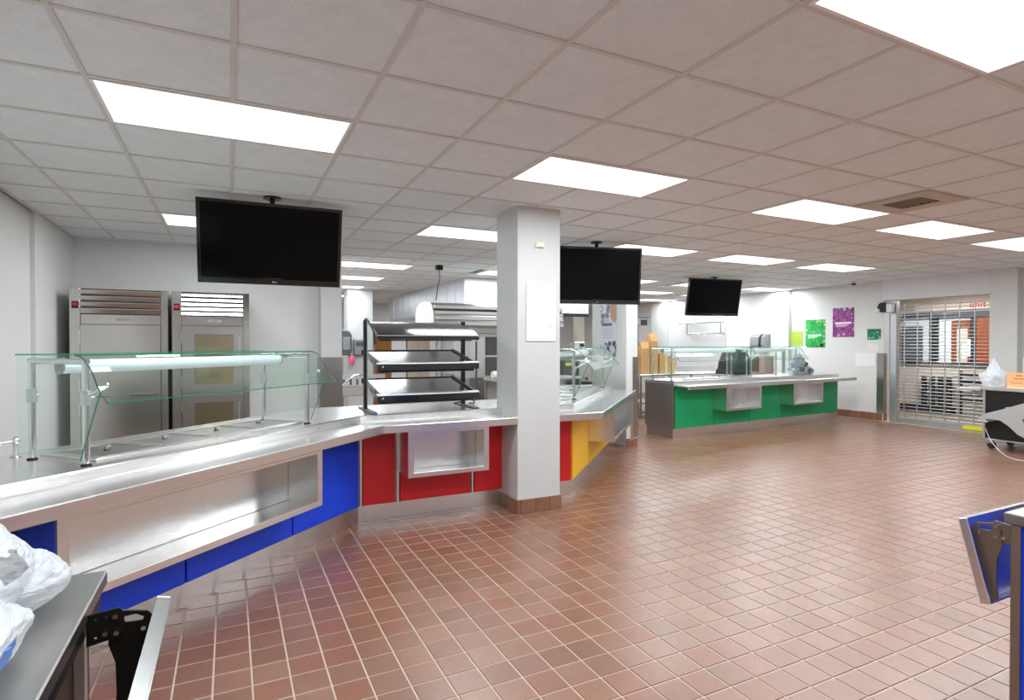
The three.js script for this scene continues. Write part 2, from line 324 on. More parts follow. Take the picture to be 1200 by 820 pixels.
{ // tiled skirting on the right wall
  const b = structGroup('baseboard_right'); const gs = [bx(-0.008, 0, 0, 0.146, -0.0755, 0.0755, 0.003)];
  for (let d = 6.95; d < 8.9; d += 0.156) { const m = new THREE.Mesh(gs[0], tileMats[Math.floor(rnd() * 6)]); m.name = 'base_tile'; m.position.set(WX - 0.001, 0, -d); m.castShadow = m.receiveShadow = true; b.add(m); }
  mesh('base_tile', [rb(WX + 0.0, WX + 0.1, 0, 0.146, 6.848, 6.86, 0.002)], tileMats[1], b);
}

// ---------------------------------------------------------------- free-standing column
{
  const c = structGroup('column'); c.userData.label = 'square white column with brown tiled foot between the red counter sections'; c.userData.category = 'column';
  const x0 = 2.302, x1 = 2.757, d0 = 4.542, d1 = 5.0;
  mesh('column_shaft', [rb(x0 + 0.006, x1 - 0.006, 0, CEIL + 0.02, d0 + 0.006, d1 - 0.006, 0.006)], M.wallWhite, c);
  mesh('grout_bed', [rb(x0 + 0.002, x1 - 0.002, 0, 0.127, d0 + 0.002, d1 - 0.002)], M.grout, c);
  const t = 0.1475;
  const cut = [[0, 0.03], [0.034, 0.182], [0.186, 0.334], [0.338, 0.455]];
  for (const [a, b] of cut) {
    mesh('base_tile', [rb(x0 + a, x0 + b, 0.001, 0.125, d0 - 0.008, d0 + 0.004, 0.002)], tileMats[Math.floor(rnd() * 6)], c);
    mesh('base_tile', [rb(x0 - 0.008, x0 + 0.004, 0.001, 0.125, d0 + a, d0 + b, 0.002)], tileMats[Math.floor(rnd() * 6)], c);
    mesh('base_tile', [rb(x1 - 0.004, x1 + 0.008, 0.001, 0.125, d0 + a, d0 + b, 0.002)], tileMats[Math.floor(rnd() * 6)], c);
  }
  const s = tag(mesh('wall_sensor', [rb(2.49, 2.572, 2.40, 2.447, 4.525, 4.552, 0.003), rb(2.482, 2.50, 2.395, 2.44, 4.53, 4.551, 0.002)], M.offWhite), 'small cream plastic box high on the white column', 'sensor');
  void s;
}

// ---------------------------------------------------------------- serving counters
function counter(o) {
  const g = thing('serving_counter', o.label, 'counter', o.x, 0, o.d, o.turn);
  const A = (z) => o.xa + (o.ka || 0) * z, B = (z) => o.xb + (o.kb || 0) * z;
  const bk = -(o.back || 0.78);
  mesh('worktop', [sweepX([[bk, 0.92], [bk, 0.88], [-0.03, 0.88], [-0.03, 0.846], [0.006, 0.846], [0.01, 0.85], [0.01, 0.914], [0.004, 0.92]], A, B)], M.steel, g);
  const ta = (z) => A(z) + (o.ta || 0), tb = (z) => B(z) + (o.tb || 0);
  mesh('tray_slide', [sweepX([[0.011, 0.866], [0.011, 0.842], [0.311, 0.842], [0.311, 0.803], [0.329, 0.803], [0.331, 0.808], [0.331, 0.862], [0.326, 0.868], [0.318, 0.868], [0.312, 0.8625], [0.03, 0.8625]], ta, tb)], M.steel, g);
  mesh('kick_plate', [sweepX([[-0.03, 0], [-0.018, 0], [-0.018, 0.148], [-0.03, 0.148]], A, B)], M.steel, g);
  mesh('carcass', [sweepX([[bk + 0.05, 0.0], [-0.032, 0.0], [-0.032, 0.15], [-0.024, 0.15], [-0.024, 0.88], [bk + 0.05, 0.88]], A, B)], o.carcass || M.steelDark, g);
  for (const [a, b, m] of o.panels) mesh('panel', [bx(a + 0.0065, b - 0.0065, 0.152, 0.838, -0.022, 0, 0.002)], m || o.mat, g);
  for (const [a, b] of o.strips || []) mesh('stile', [bx(a, b, 0.15, 0.838, -0.022, 0.003, 0.001)], M.steel, g);
  for (const [a, b] of o.boxes) {
    const y0 = 0.415, y1 = 0.80, z1 = 0.285, t = 0.012;
    const s = mesh('tray_shelf', [bx(a, b, y0, y0 + t, 0.001, z1), bx(a, b, y1 - t, y1, 0.001, z1), bx(a, a + t, y0 + t, y1 - t, 0.001, z1), bx(b - t, b, y0 + t, y1 - t, 0.001, z1), bx(a + t + 0.003, b - t - 0.003, y0 + t + 0.004, y1 - t, 0.003, 0.012), bx(a, b, y0, y1, 0.0004, 0.001)], M.steel, g);
    const f = 0.05;
    mesh('frame', [plate([[a, y0], [b, y0], [b, y1], [a, y1]], z1 + 0.0005, z1 + 0.012, [[[a + f, y0 + f * 0.8], [a + f, y1 - f * 0.5], [b - f, y1 - f * 0.5], [b - f, y0 + f * 0.8]]], 0.002)], M.steel, s);
  }
  return g;
}
const R = Math.PI / 180, MB = Math.tan(21.5 * R), MY = Math.tan(22.5 * R);
const PB = [0.98, 4.88], PY = [3.10, 4.88], GT = Math.atan2(0.0739, 0.9973), PG = [6.41, 7.075];
const blueC = counter({ label: 'long stainless serving counter with blue front panels and a wide open tray shelf', x: PB[0], d: PB[1], turn: 43 * R, xa: -3.2, xb: 0, kb: -MB, mat: M.blue,
  panels: [[-0.793, -0.004], [-1.652, -0.793], [-2.51, -1.652], [-3.19, -2.51]], boxes: [[-2.50, -0.835]] });
const redC = counter({ label: 'short stainless serving counter with red front panels and one open tray shelf beside the column', x: PB[0], d: PB[1], turn: 0, xa: 0, ka: MB, xb: PY[0] - PB[0], kb: MY, mat: M.red,
  panels: [[0.022, 0.312], [0.345, 1.015], [1.045, 1.62], [1.62, 2.105]], strips: [[0.004, 0.02], [0.318, 0.338], [1.02, 1.036]], boxes: [[0.335, 1.065]] });
const yellowC = counter({ label: 'stainless serving counter with yellow front panels and a dark open tray shelf', x: PY[0], d: PY[1], turn: 45 * R, xa: 0, ka: -MY, xb: 2.62, mat: M.yellow,
  panels: [[0.004, 0.86], [0.86, 1.77], [1.77, 2.61]], boxes: [[0.80, 2.60]] });
const greenC = counter({ label: 'free-standing stainless serving counter with green front panels and two open tray shelves', x: PG[0], d: PG[1], turn: GT, xa: 0, xb: 4.64, mat: M.green, ta: -0.02, tb: 0.06,
  panels: [[0.03, 0.955], [0.955, 1.87], [1.87, 2.80], [2.80, 3.68], [3.68, 4.63]], boxes: [[0.905, 1.805], [2.725, 3.625]], back: 0.66 });
mesh('end_panel', [bx(-0.012, 0, 0.15, 0.88, -0.64, 0.004, 0.001)], M.steelDark, greenC);
mesh('end_kick', [bx(-0.006, 0, 0.0, 0.148, -0.6, -0.018, 0.001)], M.steelDark, greenC);
mesh('tray_bracket', [bx(2.56, 2.59, 0.15, 0.84, 0.26, 0.30, 0.002)], M.steel, yellowC);

// hot wells let into the worktops
function wells(parent, a, b, n, z0 = -0.58, z1 = -0.13) {
  const r = 0.022, y = 0.92;
  mesh('well_rim', [plate([[a, -z1], [b, -z1], [b, -z0], [a, -z0]], 0, 0.014, [[[a + r, -z1 + r], [b - r, -z1 + r], [b - r, -z0 - r], [a + r, -z0 - r]]], 0.004).rotateX(-Math.PI / 2).translate(0, y, 0)], M.chrome2, parent);
  const w = (b - a - 2 * r) / n;
  for (let k = 0; k < n; k++) {
    const x0 = a + r + k * w + 0.008, x1 = a + r + (k + 1) * w - 0.008;
    const p = mesh('well_pan', [bx(x0, x1, y + 0.001, y + 0.009, z0 + r + 0.006, z1 - r - 0.006, 0.004)], M.steelDark, parent);
    mesh('pan_lip', [plate([[x0, -z1 + r + 0.006], [x1, -z1 + r + 0.006], [x1, -z0 - r - 0.006], [x0, -z0 - r - 0.006]], 0, 0.006, [[[x0 + 0.022, -z1 + r + 0.03], [x1 - 0.022, -z1 + r + 0.03], [x1 - 0.022, -z0 - r - 0.03], [x0 + 0.022, -z0 - r - 0.03]]], 0.002).rotateX(-Math.PI / 2).translate(0, y + 0.009, 0)], M.chrome2, p);
    mesh('lid_knob', [lathe([[0, 0], [0.018, 0], [0.012, 0.012], [0.02, 0.02], [0, 0.024]], (x0 + x1) / 2, y + 0.009, (z0 + z1) / 2 + (rnd() - 0.5) * 0.1, 12)], M.steelDark, p);
  }
}
M.chrome2 = std(0xdad8d6, 0.3, 1);
wells(blueC, -2.06, -0.50, 4);
wells(yellowC, 0.35, 2.2, 4);
wells(greenC, 0.35, 1.75, 3, -0.5, -0.13);

// drain valves at the end of the blue counter
{
  const c = Math.cos(43 * R), s = Math.sin(43 * R); void c; void s;
  const t = thing('drain_valve', 'chrome tap with dark blue lever at the end of the glass guard', 'valve', -1.03, 0.92, 3.92, 43 * R);
  mesh('body', [rod([0, 0, 0], [0, 0.11, 0], 0.011), lathe([[0, 0], [0.025, 0], [0.022, 0.008], [0, 0.01]], 0, 0, 0), ball(0, 0.085, 0, 0.02)], M.chrome, t);
  mesh('spout', [rod([0, 0.085, 0], [-0.07, 0.08, 0.0], 0.009), ball(-0.072, 0.08, 0, 0.013)], M.chrome, t);
  mesh('lever', [rod([-0.07, 0.08, 0], [-0.12, 0.045, 0.0], 0.006), ball(-0.122, 0.043, 0, 0.009)], std(0x23284a, 0.4), t);
}

// ---------------------------------------------------------------- curved glass guards
function guard(parent, a, b, label, o = {}) {
  const g = thing('sneeze_guard', label, 'glass guard', 0, 0, 0, 0);
  g.position.copy(parent.position); g.position.y = 0.921; g.rotation.copy(parent.rotation);
  const zf = -0.08, zr = -0.50, H = 0.515, r = o.r || 0.0135, Y = 0.545;
  for (const x of [a, b]) {
    for (const z of [zf, zr]) {
      const p = mesh('post', [rod([x, 0, z], [x, H, z], r)], M.chrome, g);
      mesh('foot_ring', [lathe([[0, 0], [0.024, 0], [0.024, 0.006], [r, 0.01]], x, 0, z, 16)], M.rubber, p);
      mesh('clamp', [rod([x, 0.30, z], [x, 0.37, z], r + 0.008, 12), rod([x, 0.335, z], [x + (x === a ? 0.03 : -0.03), 0.335, z + 0.02], 0.008, 8)], M.alu, p);
    }
    mesh('top_bar', [rod([x, H, zr - 0.012], [x, H, zf + 0.012], r)], M.chrome, g);
    mesh('glass_arm', [rod([x, 0.335, zf], [x + (x === a ? 0.02 : -0.02), 0.40, 0.045], 0.007, 8), ball(x + (x === a ? 0.02 : -0.02), 0.40, 0.045, 0.014)], M.chrome, g);
  }
  const ov = 0.045, L = a - ov, Rr = b + ov;
  const top = mesh('top_glass', [bx(L, Rr, Y, Y + 0.006, zr - 0.05, zf - 0.01)], M.glass, g);
  mesh('glass_rim', [bx(L, Rr, Y - 0.0005, Y + 0.0065, zf - 0.0098, zf - 0.006), bx(L, Rr, Y - 0.0005, Y + 0.0065, zr - 0.054, zr - 0.0502)], M.glassEdge, top);
  // curved front pane
  const crv = new THREE.CatmullRomCurve3([V3(0, Y + 0.003, zf - 0.005), V3(0, Y - 0.01, zf + 0.05), V3(0, Y - 0.075, zf + 0.115), V3(0, Y - 0.155, zf + 0.16), V3(0, Y - 0.222, zf + 0.225)]).getPoints(14);
  const outer = crv.map((p) => [p.z, p.y]);
  const inner = crv.map((p, i) => { const q = crv[Math.min(i + 1, crv.length - 1)], w = crv[Math.max(i - 1, 0)], tz = q.z - w.z, ty = q.y - w.y, l = Math.hypot(tz, ty); return [p.z + ty / l * 0.005, p.y - tz / l * 0.005]; }).reverse();
  const fr = mesh('front_glass', [sweepX([...outer, ...inner], L, Rr)], M.glass, g);
  const lo = crv[crv.length - 1];
  mesh('glass_rim', [bx(L, Rr, lo.y - 0.006, lo.y - 0.001, lo.z - 0.006, lo.z + 0.003)], M.glassEdge, fr);
  const side = (x) => tube(crv.map((p) => [x, p.y, p.z]), 0.003, 5, 20);
  for (const x of [L, Rr]) mesh('glass_end_rim', [side(x)], std(0x1c4a40, 0.25), fr);
  for (const x of [L + 0.012, Rr - 0.012]) {
    const pts = [[-(zr - 0.06), Y], [-(zf - 0.005), Y], ...crv.slice(2, 12).map((p) => [-(p.z - 0.008), p.y - 0.004]), [-(zf - 0.01), 0.03], [-(zr - 0.06), 0.03]];
    const e = mesh('end_glass', [plate(pts, -0.003, 0.003).rotateY(Math.PI / 2).translate(x, 0, 0)], M.glass, g);
    const k = crv[11];
    mesh('glass_rim', [rod([x, k.y - 0.004, k.z - 0.008], [x, 0.03, zf + 0.01], 0.0035, 6)], M.glassEdge, e);
  }
  if (o.lamp !== false) {
    const lm = mesh('lamp_housing', [rod([a + 0.02, 0.485, -0.30], [b - 0.06, 0.485, -0.30], 0.036, 20)], M.frosted2, g);
    mesh('lamp_end', [rod([a + 0.012, 0.485, -0.30], [a + 0.02, 0.485, -0.30], 0.037, 20), rod([b - 0.06, 0.485, -0.30], [b - 0.052, 0.485, -0.30], 0.037, 20)], M.greyPlastic, lm);
    mesh('lamp_strap', [bx(a + 0.03, a + 0.045, 0.48, 0.535, -0.305, -0.295), bx(b - 0.09, b - 0.075, 0.48, 0.535, -0.305, -0.295)], M.chrome, lm);
  }
  return g;
}
M.frosted2 = std(0xe9eef4, 0.35);
guard(blueC, -2.14, -0.545, 'curved glass sneeze guard on chrome posts over the blue counter', { r: 0.0155 });
guard(yellowC, 0.42, 2.25, 'curved glass sneeze guard over the yellow counter beside the poster wall');
guard(greenC, 0.03, 1.9, 'long glass sneeze guard over the green counter beside the cardboard boxes', { r: 0.011 });
guard(greenC, 2.02, 3.35, 'shorter glass sneeze guard over the green counter in front of the wall dispenser', { r: 0.011 });

// ---------------------------------------------------------------- heated merchandiser on the red counter
{
  const x0 = 1.124, x1 = 2.064, t = thing('heated_display', 'black three-tier heated display with slanted glossy shelves on the red counter', 'display stand', x0, 0.921, 5.25, 0);
  const w = x1 - x0, zf = 0.37, zb = -0.23; // local z forward
  for (const x of [-0.012, w]) {
    mesh('post', [bx(x - 0.016, x + 0.011, 0, 0.82, -0.03, 0.03, 0.004)], M.black, t);
    mesh('foot', [bx(x - 0.03, x + 0.03, 0, 0.014, -0.2, 0.34, 0.004)], M.darkGrey, t);
  }
  const slope = 0.11 / 0.6;
  const shelf = (yf) => {
    const y = (z) => yf + (zf - z) * slope;
    const s = mesh('shelf', [sweepX([[zf, y(zf)], [zb, y(zb)], [zb, y(zb) - 0.035], [zf, y(zf) - 0.035]], 0.014, w - 0.014)], M.shelfTop, t);
    mesh('front_rail', [sweepX([[zf + 0.001, y(zf) - 0.05], [zf + 0.028, y(zf) - 0.05], [zf + 0.028, y(zf) + 0.012], [zf + 0.001, y(zf) + 0.016]], 0.0, w)], M.blackGloss, s);
    mesh('trim_strip', [sweepX([[zf + 0.029, y(zf) + 0.004], [zf + 0.032, y(zf) + 0.004], [zf + 0.03, y(zf) + 0.013], [zf - 0.012, y(zf) + 0.02], [zf - 0.012, y(zf) + 0.0165], [zf + 0.0295, y(zf) + 0.0125]], 0.0, w)], M.alu, s);
    for (const x of [0.015, w - 0.035]) mesh('side_rail', [sweepX([[zf, y(zf)], [zb, y(zb)], [zb, y(zb) + 0.018], [zf, y(zf) + 0.018]], x, x + 0.02)], M.black, s);
    mesh('back_rail', [bx(0, w, y(zb) - 0.035, y(zb) + 0.01, zb - 0.016, zb - 0.001, 0.002)], M.black, s);
    mesh('heater_strip', [bx(0.03, w - 0.03, y(zf) - 0.07, y(zf) - 0.051, zf - 0.10, zf - 0.02, 0.003)], M.black, s);
    mesh('switch', [rod([0.05, y(zf) - 0.018, zf + 0.027], [0.05, y(zf) - 0.018, zf + 0.032], 0.008, 10)], M.alu, s);
  };
  shelf(0.155); shelf(0.425);
  // canopy
  const arc = new THREE.CatmullRomCurve3([V3(0, 0.668, zf + 0.03), V3(0, 0.695, zf - 0.02), V3(0, 0.75, zf - 0.16), V3(0, 0.795, zf - 0.34), V3(0, 0.812, zf - 0.5), V3(0, 0.81, zb)]).getPoints(16);
  const can = mesh('canopy', [sweepX([...arc.map((p) => [p.z, p.y]), ...arc.slice().reverse().map((p) => [p.z - 0.004, p.y - 0.025])], 0.014, w - 0.002)], M.blackGloss, t);
  mesh('canopy_lip', [bx(0.0, w, 0.640, 0.671, zf - 0.02, zf + 0.034, 0.004)], M.blackGloss, can);
  mesh('canopy_trim', [bx(0.0, w, 0.6715, 0.678, zf + 0.018, zf + 0.036, 0.001)], M.alu, can);
  mesh('heat_lamp', [bx(0.04, w - 0.04, 0.630, 0.639, zf - 0.16, zf - 0.04, 0.003)], M.black, can);
  // side glass with a black rim
  const sidePts = [[-0.03, 0.02], [-0.03, 0.80], [-(-0.05), 0.815]];
  void sidePts;
  const prof = [[0.032, 0.03], [0.032, 0.82], [0.06, 0.825], [0.14, 0.805], [0.26, 0.75], [zf + 0.0, 0.69], [zf + 0.02, 0.62], [zf + 0.02, 0.14], [zf - 0.12, 0.03]];
  const sg = mesh('side_glass', [plate(prof.map(([z, y]) => [-z, y]), -0.0025, 0.0025).rotateY(Math.PI / 2).translate(-0.017, 0, 0)], M.glass, t);
  mesh('rim', [tube([[-0.017, 0.82, 0.0], [-0.017, 0.828, 0.05], [-0.017, 0.805, 0.14], [-0.017, 0.75, 0.26], [-0.017, 0.69, zf], [-0.017, 0.60, zf + 0.02]], 0.010, 6, 24)], M.black, sg);
  mesh('power_cord', [tube([[w - 0.1, 0.02, 0.0], [w - 0.02, 0.05, 0.06], [w + 0.08, 0.06, 0.02], [w + 0.13, 0.012, -0.03], [w + 0.1, 0.008, -0.1]], 0.006, 6, 30)], M.black, t);
}

// ---------------------------------------------------------------- televisions
const logoMat = canvasMat(256, 128, (x, w, h) => { x.fillStyle = '#07080a'; x.fillRect(0, 0, w, h); x.fillStyle = '#c8c8cc'; x.beginPath(); x.arc(70, 64, 34, 0, 7); x.fill(); x.fillStyle = '#07080a'; x.font = 'bold 44px sans-serif'; x.fillText('L', 55, 80); x.fillStyle = '#d8d8dc'; x.font = 'bold 70px sans-serif'; x.fillText('LG', 120, 90); }, 0.4);
function television(label, x, y, d, yaw, tilt, small) {
  const W = 1.13, H = 0.685, t = thing('television', label, 'television', x, y, d, 0, 'ceiling-hung televisions');
  t.rotation.order = 'YXZ'; t.rotation.set(tilt, yaw, 0);
  mesh('housing', [bx(-W / 2, W / 2, -H / 2, H / 2, -0.045, -0.004, 0.006), bx(-W / 2 + 0.12, W / 2 - 0.12, -H / 2 + 0.1, H / 2 - 0.1, -0.075, -0.045, 0.01)], M.black, t);
  mesh('bezel', [plate([[-W / 2, -H / 2], [W / 2, -H / 2], [W / 2, H / 2], [-W / 2, H / 2]], -0.004, 0.004, [[[-W / 2 + 0.025, -H / 2 + 0.05], [-W / 2 + 0.025, H / 2 - 0.025], [W / 2 - 0.025, H / 2 - 0.025], [W / 2 - 0.025, -H / 2 + 0.05]]], 0.0015)], M.blackGloss, t);
  mesh('screen', [bx(-W / 2 + 0.026, W / 2 - 0.026, -H / 2 + 0.051, H / 2 - 0.026, -0.0035, 0.0005)], M.screen, t);
  const lg = mesh('logo', [sheetGeo(0.05, 0.025, 0.001)], logoMat, t); lg.position.set(0.02, -H / 2 + 0.026, 0.0048);
  if (!small) mesh('status_strip', [bx(-0.06, 0.08, -H / 2 + 0.0555, -H / 2 + 0.0575, 0.0007, 0.0015)], M.darkGrey, t);
  // mount: knuckle above the set, pole up to the ceiling, plate
  const mm = mesh('mount', [rod([0, 0.1, -0.10], [0, H / 2 + 0.02, -0.06], 0.02), bx(-0.12, 0.12, 0.0, 0.2, -0.105, -0.076, 0.003), ball(0, H / 2 + 0.02, -0.05, 0.024)], M.black, t);
  const top = CEIL - y, c = Math.cos(tilt), s = Math.sin(tilt), dy = H / 2 + 0.02, dz = -0.06;
  // world-vertical pole written in the tilted frame
  const lx = (Y, Z) => [0, Y * c + Z * s, -Y * s + Z * c];
  const p0 = [0, dy, dz], wy = dy * c - dz * s, wz = dy * s + dz * c;
  mesh('ceiling_pole', [rod(p0, lx(top, wz), 0.017), rod(lx(top - 0.012, wz), lx(top - 0.0005, wz), 0.07, 20)], M.black, mm); void wy;
  return t;
}
television('large black flat television hung from the ceiling over the blue counter', 0.332, 2.364, 5.264, -0.03, 0.28);
television('black television half hidden behind the white column over the yellow counter', 3.99, 2.348, 5.74, -0.27, 0.1);
television('black television hung from the ceiling over the green counter', 8.05, 2.381, 7.82, -0.17, 0.185, true);

// ---------------------------------------------------------------- ceiling fittings
{
  const t = thing('air_vent', 'square beige ceiling air diffuser with dark slats among light panels', 'vent', 5.31, CEIL, 2.92, 0);
  mesh('frame', [plate([[-0.312, -0.302], [0.312, -0.302], [0.312, 0.302], [-0.312, 0.302]], 0, 0.008, [[[-0.16, -0.16], [-0.16, 0.16], [0.16, 0.16], [0.16, -0.16]]], 0.002).rotateX(Math.PI / 2).translate(0, -0.001, 0)], std(0xbdb4a4, 0.5), t);
  mesh('throat', [bx(-0.17, -0.16, 0, 0.34, -0.17, 0.17), bx(0.16, 0.17, 0, 0.34, -0.17, 0.17), bx(-0.16, 0.16, 0, 0.34, -0.17, -0.16), bx(-0.16, 0.16, 0, 0.34, 0.16, 0.17), bx(-0.17, 0.17, 0.34, 0.35, -0.17, 0.17)], std(0x6e655a, 0.5, 0.4), t);
  for (let k = 0; k < 5; k++) { const s = mesh('slat', [bx(-0.158, 0.158, -0.001, 0.001, -0.026, 0.026)], std(0x8a7f70, 0.5), t); s.rotation.x = -0.9; s.position.set(0, 0.012, -0.12 + k * 0.06); }
  const c = thing('dome_camera', 'small black dome camera on the ceiling by the purple poster', 'camera', 11.1, CEIL, 7.15);
  mesh('mount_ring', [lathe([[0, 0], [0.06, 0], [0.06, -0.02], [0.05, -0.03], [0, -0.03]], 0, 0, 0)], M.white, c);
  mesh('dome', [ball(0, -0.03, 0, 0.045)], M.blackGloss, c);
  const k = thing('ceiling_outlet', 'black ceiling power box with a cord dropping to the kitchen hood', 'power outlet', 2.96, CEIL, 8.56);
  mesh('box', [bx(-0.05, 0.05, -0.07, 0, -0.05, 0.05, 0.005)], M.black, k);
  mesh('cord', [tube([[0, -0.07, 0], [0.004, -0.2, 0.01], [-0.03, -0.4, 0.0], [-0.035, -0.55, -0.05]], 0.008, 6, 24)], M.black, k);
}

// ---------------------------------------------------------------- refrigerators
function fridge(x0, x1, label, kind) {
  const w = x1 - x0, t = thing('refrigerator', label, 'refrigerator', (x0 + x1) / 2, 0, 7.42), H = 2.115, h = w / 2;
  mesh('cabinet', [bx(-h, h, 0.14, H, -0.78, -0.03, 0.006)], M.fridge, t);
  for (const s of [-1, 1]) mesh('leg', [rod([s * (h - 0.08), 0, -0.12], [s * (h - 0.08), 0.14, -0.12], 0.025), rod([s * (h - 0.08), 0, -0.68], [s * (h - 0.08), 0.14, -0.68], 0.025)], M.steelDark, t);
  const L = -h + 0.095, Rr = h - 0.07;
  mesh('side_stile', [bx(-h, L - 0.004, 0.16, H, -0.03, 0, 0.003)], M.fridge, t);
  mesh('side_stile', [bx(Rr + 0.004, h, 0.16, H, -0.03, 0, 0.003)], M.fridge, t);
  mesh('grille_back', [bx(L, Rr, 1.80, H - 0.004, -0.03, -0.02)], M.dark, t);
  const n = kind ? 5 : 4;
  for (let k = 0; k < n; k++) { const s = mesh('louver', [sweepX(kind ? [[-0.018, 0.004], [0.013, 0.004], [0.013, 0.007], [0.0, 0.036], [-0.018, 0.036]] : [[-0.018, 0.004], [-0.014, 0.004], [0.012, 0.05], [0.012, 0.058], [-0.018, 0.058]], L, Rr)], M.fridge, t); s.position.y = 1.845 + k * 0.262 / n; }
  mesh('name_board', [bx(L, Rr, 1.735, 1.84, -0.03, -0.004, 0.003)], M.fridge, t);
  const badge = canvasMat(256, 48, (x, a, b) => { x.fillStyle = kind ? '#b5b0aa' : '#a9a49d'; x.fillRect(0, 0, a, b); x.fillStyle = kind ? '#3a3836' : '#c29a2c'; x.font = 'bold 40px serif'; x.textAlign = 'center'; x.fillText('Traulsen', a / 2, 38); }, 0.4, { metalness: 0.6 });
  const bd = mesh('badge', [sheetGeo(0.14, 0.026, 0.002)], badge, t); bd.position.set(0.03, 1.787, -0.0028);
  const led = mesh('control_display', [bx(-h + 0.02, -h + 0.078, 1.90, 1.975, 0.0, 0.008, 0.002)], M.black, t);
  mesh('red_window', [bx(-h + 0.03, -h + 0.068, 1.925, 1.96, 0.008, 0.0095)], M.redLed, led);
  const door = (y0, y1, win) => {
    const hole = win ? [[[L + 0.13, y0 + 0.1], [L + 0.13, y1 - 0.1], [Rr - 0.1, y1 - 0.1], [Rr - 0.1, y0 + 0.1]]] : [];
    const dm = mesh('door', [plate([[L, y0], [Rr, y0], [Rr, y1], [L, y1]], -0.028, 0.022, hole, 0.004)], M.fridge, t);
    if (win) { mesh('window_pane', [bx(L + 0.13, Rr - 0.1, y0 + 0.1, y1 - 0.1, 0.004, 0.009)], M.mirrorPane, dm); }
    mesh('hinge', [bx(L - 0.016, L + 0.004, y1 - 0.2, y1 - 0.05, 0.0, 0.03, 0.004), bx(L - 0.016, L + 0.004, y0 + 0.05, y0 + 0.2, 0.0, 0.03, 0.004)], M.chrome, dm);
    mesh('handle', win ? [bx(Rr - 0.05, Rr - 0.02, y1 - 0.34, y1 - 0.1, 0.035, 0.055, 0.006), bx(Rr - 0.045, Rr - 0.025, y1 - 0.33, y1 - 0.31, 0.022, 0.036), bx(Rr - 0.045, Rr - 0.025, y1 - 0.13, y1 - 0.11, 0.022, 0.036)]
      : [bx(Rr - 0.30, Rr - 0.03, y0 + 0.0, y0 + 0.028, 0.04, 0.07, 0.008), bx(Rr - 0.07, Rr - 0.04, y0, y0 + 0.028, 0.022, 0.041)], M.chrome, dm);
  };
  if (kind) { door(0.18, 0.95, true); door(0.96, 1.728, true); } else { door(0.18, 0.955, false); door(0.962, 1.728, false); }
}
fridge(-1.50, -0.612, 'tall stainless refrigerator with solid doors beside the left wall', 0);
fridge(-0.575, 0.214, 'tall stainless refrigerator with windowed doors and bright top louvers', 1);

// ---------------------------------------------------------------- kitchen beyond the counters
{
  const h = thing('exhaust_hood', 'big galvanised kitchen exhaust enclosure reaching the ceiling', 'exhaust hood', 3.92, 2.14, 9.9);
  mesh('front_face', [bx(0, 2.75, 0, CEIL - 2.14, -0.012, 0, 0.002)], M.galv, h);
  for (let k = 0; k < 12; k++) mesh('side_panel', [bx(-0.004, 0.02, 0.02, CEIL - 2.14, -0.46 * (k + 1) + 0.006, -0.46 * k - 0.014, 0.004)], M.galv, h);
  mesh('underside', [bx(0.02, 2.75, 0.0, 0.02, -5.5, -0.02)], M.galv, h);
  mesh('right_face', [bx(2.73, 2.75, 0.02, CEIL - 2.14, -5.5, -0.02)], M.galv, h);
  mesh('drip_lip', [bx(0, 2.75, -0.06, 0.0, -0.05, 0.0, 0.004)], M.black, h);
}
{
  const a = thing('dishwasher_hood', 'low stainless barrel-shaped hood with ribbed front and pale arched end', 'hood', 2.80, 1.80, 8.35);
  const prof = new THREE.CatmullRomCurve3([V3(0, 0, 0), V3(0, 0.2, -0.02), V3(0, 0.33, -0.12), V3(0, 0.385, -0.4), V3(0, 0.36, -0.75), V3(0, 0.25, -0.93), V3(0, 0, -0.95)]).getPoints(20).map((p) => [p.z, p.y]);
  mesh('shell', [sweepX(prof, 0.012, 2.3)], M.steelDark, a);
  mesh('end_cap', [sweepX(prof.map(([z, y]) => [z * 1.01 + 0.005, y * 1.01 + 0.002]), 0, 0.012)], M.wallGrey, a);
  for (let k = 0; k < 4; k++) mesh('rib', [bx(0.02, 2.3, 0.01 + k * 0.085, 0.065 + k * 0.085, -0.3, 0.04 - k * 0.012, 0.006)], M.steelSatin, a);
  for (const x of [0.3, 2.2]) mesh('support_leg', [rod([x, -1.8, -0.5], [x, 0.0, -0.5], 0.025)], M.steelDark, a);
}
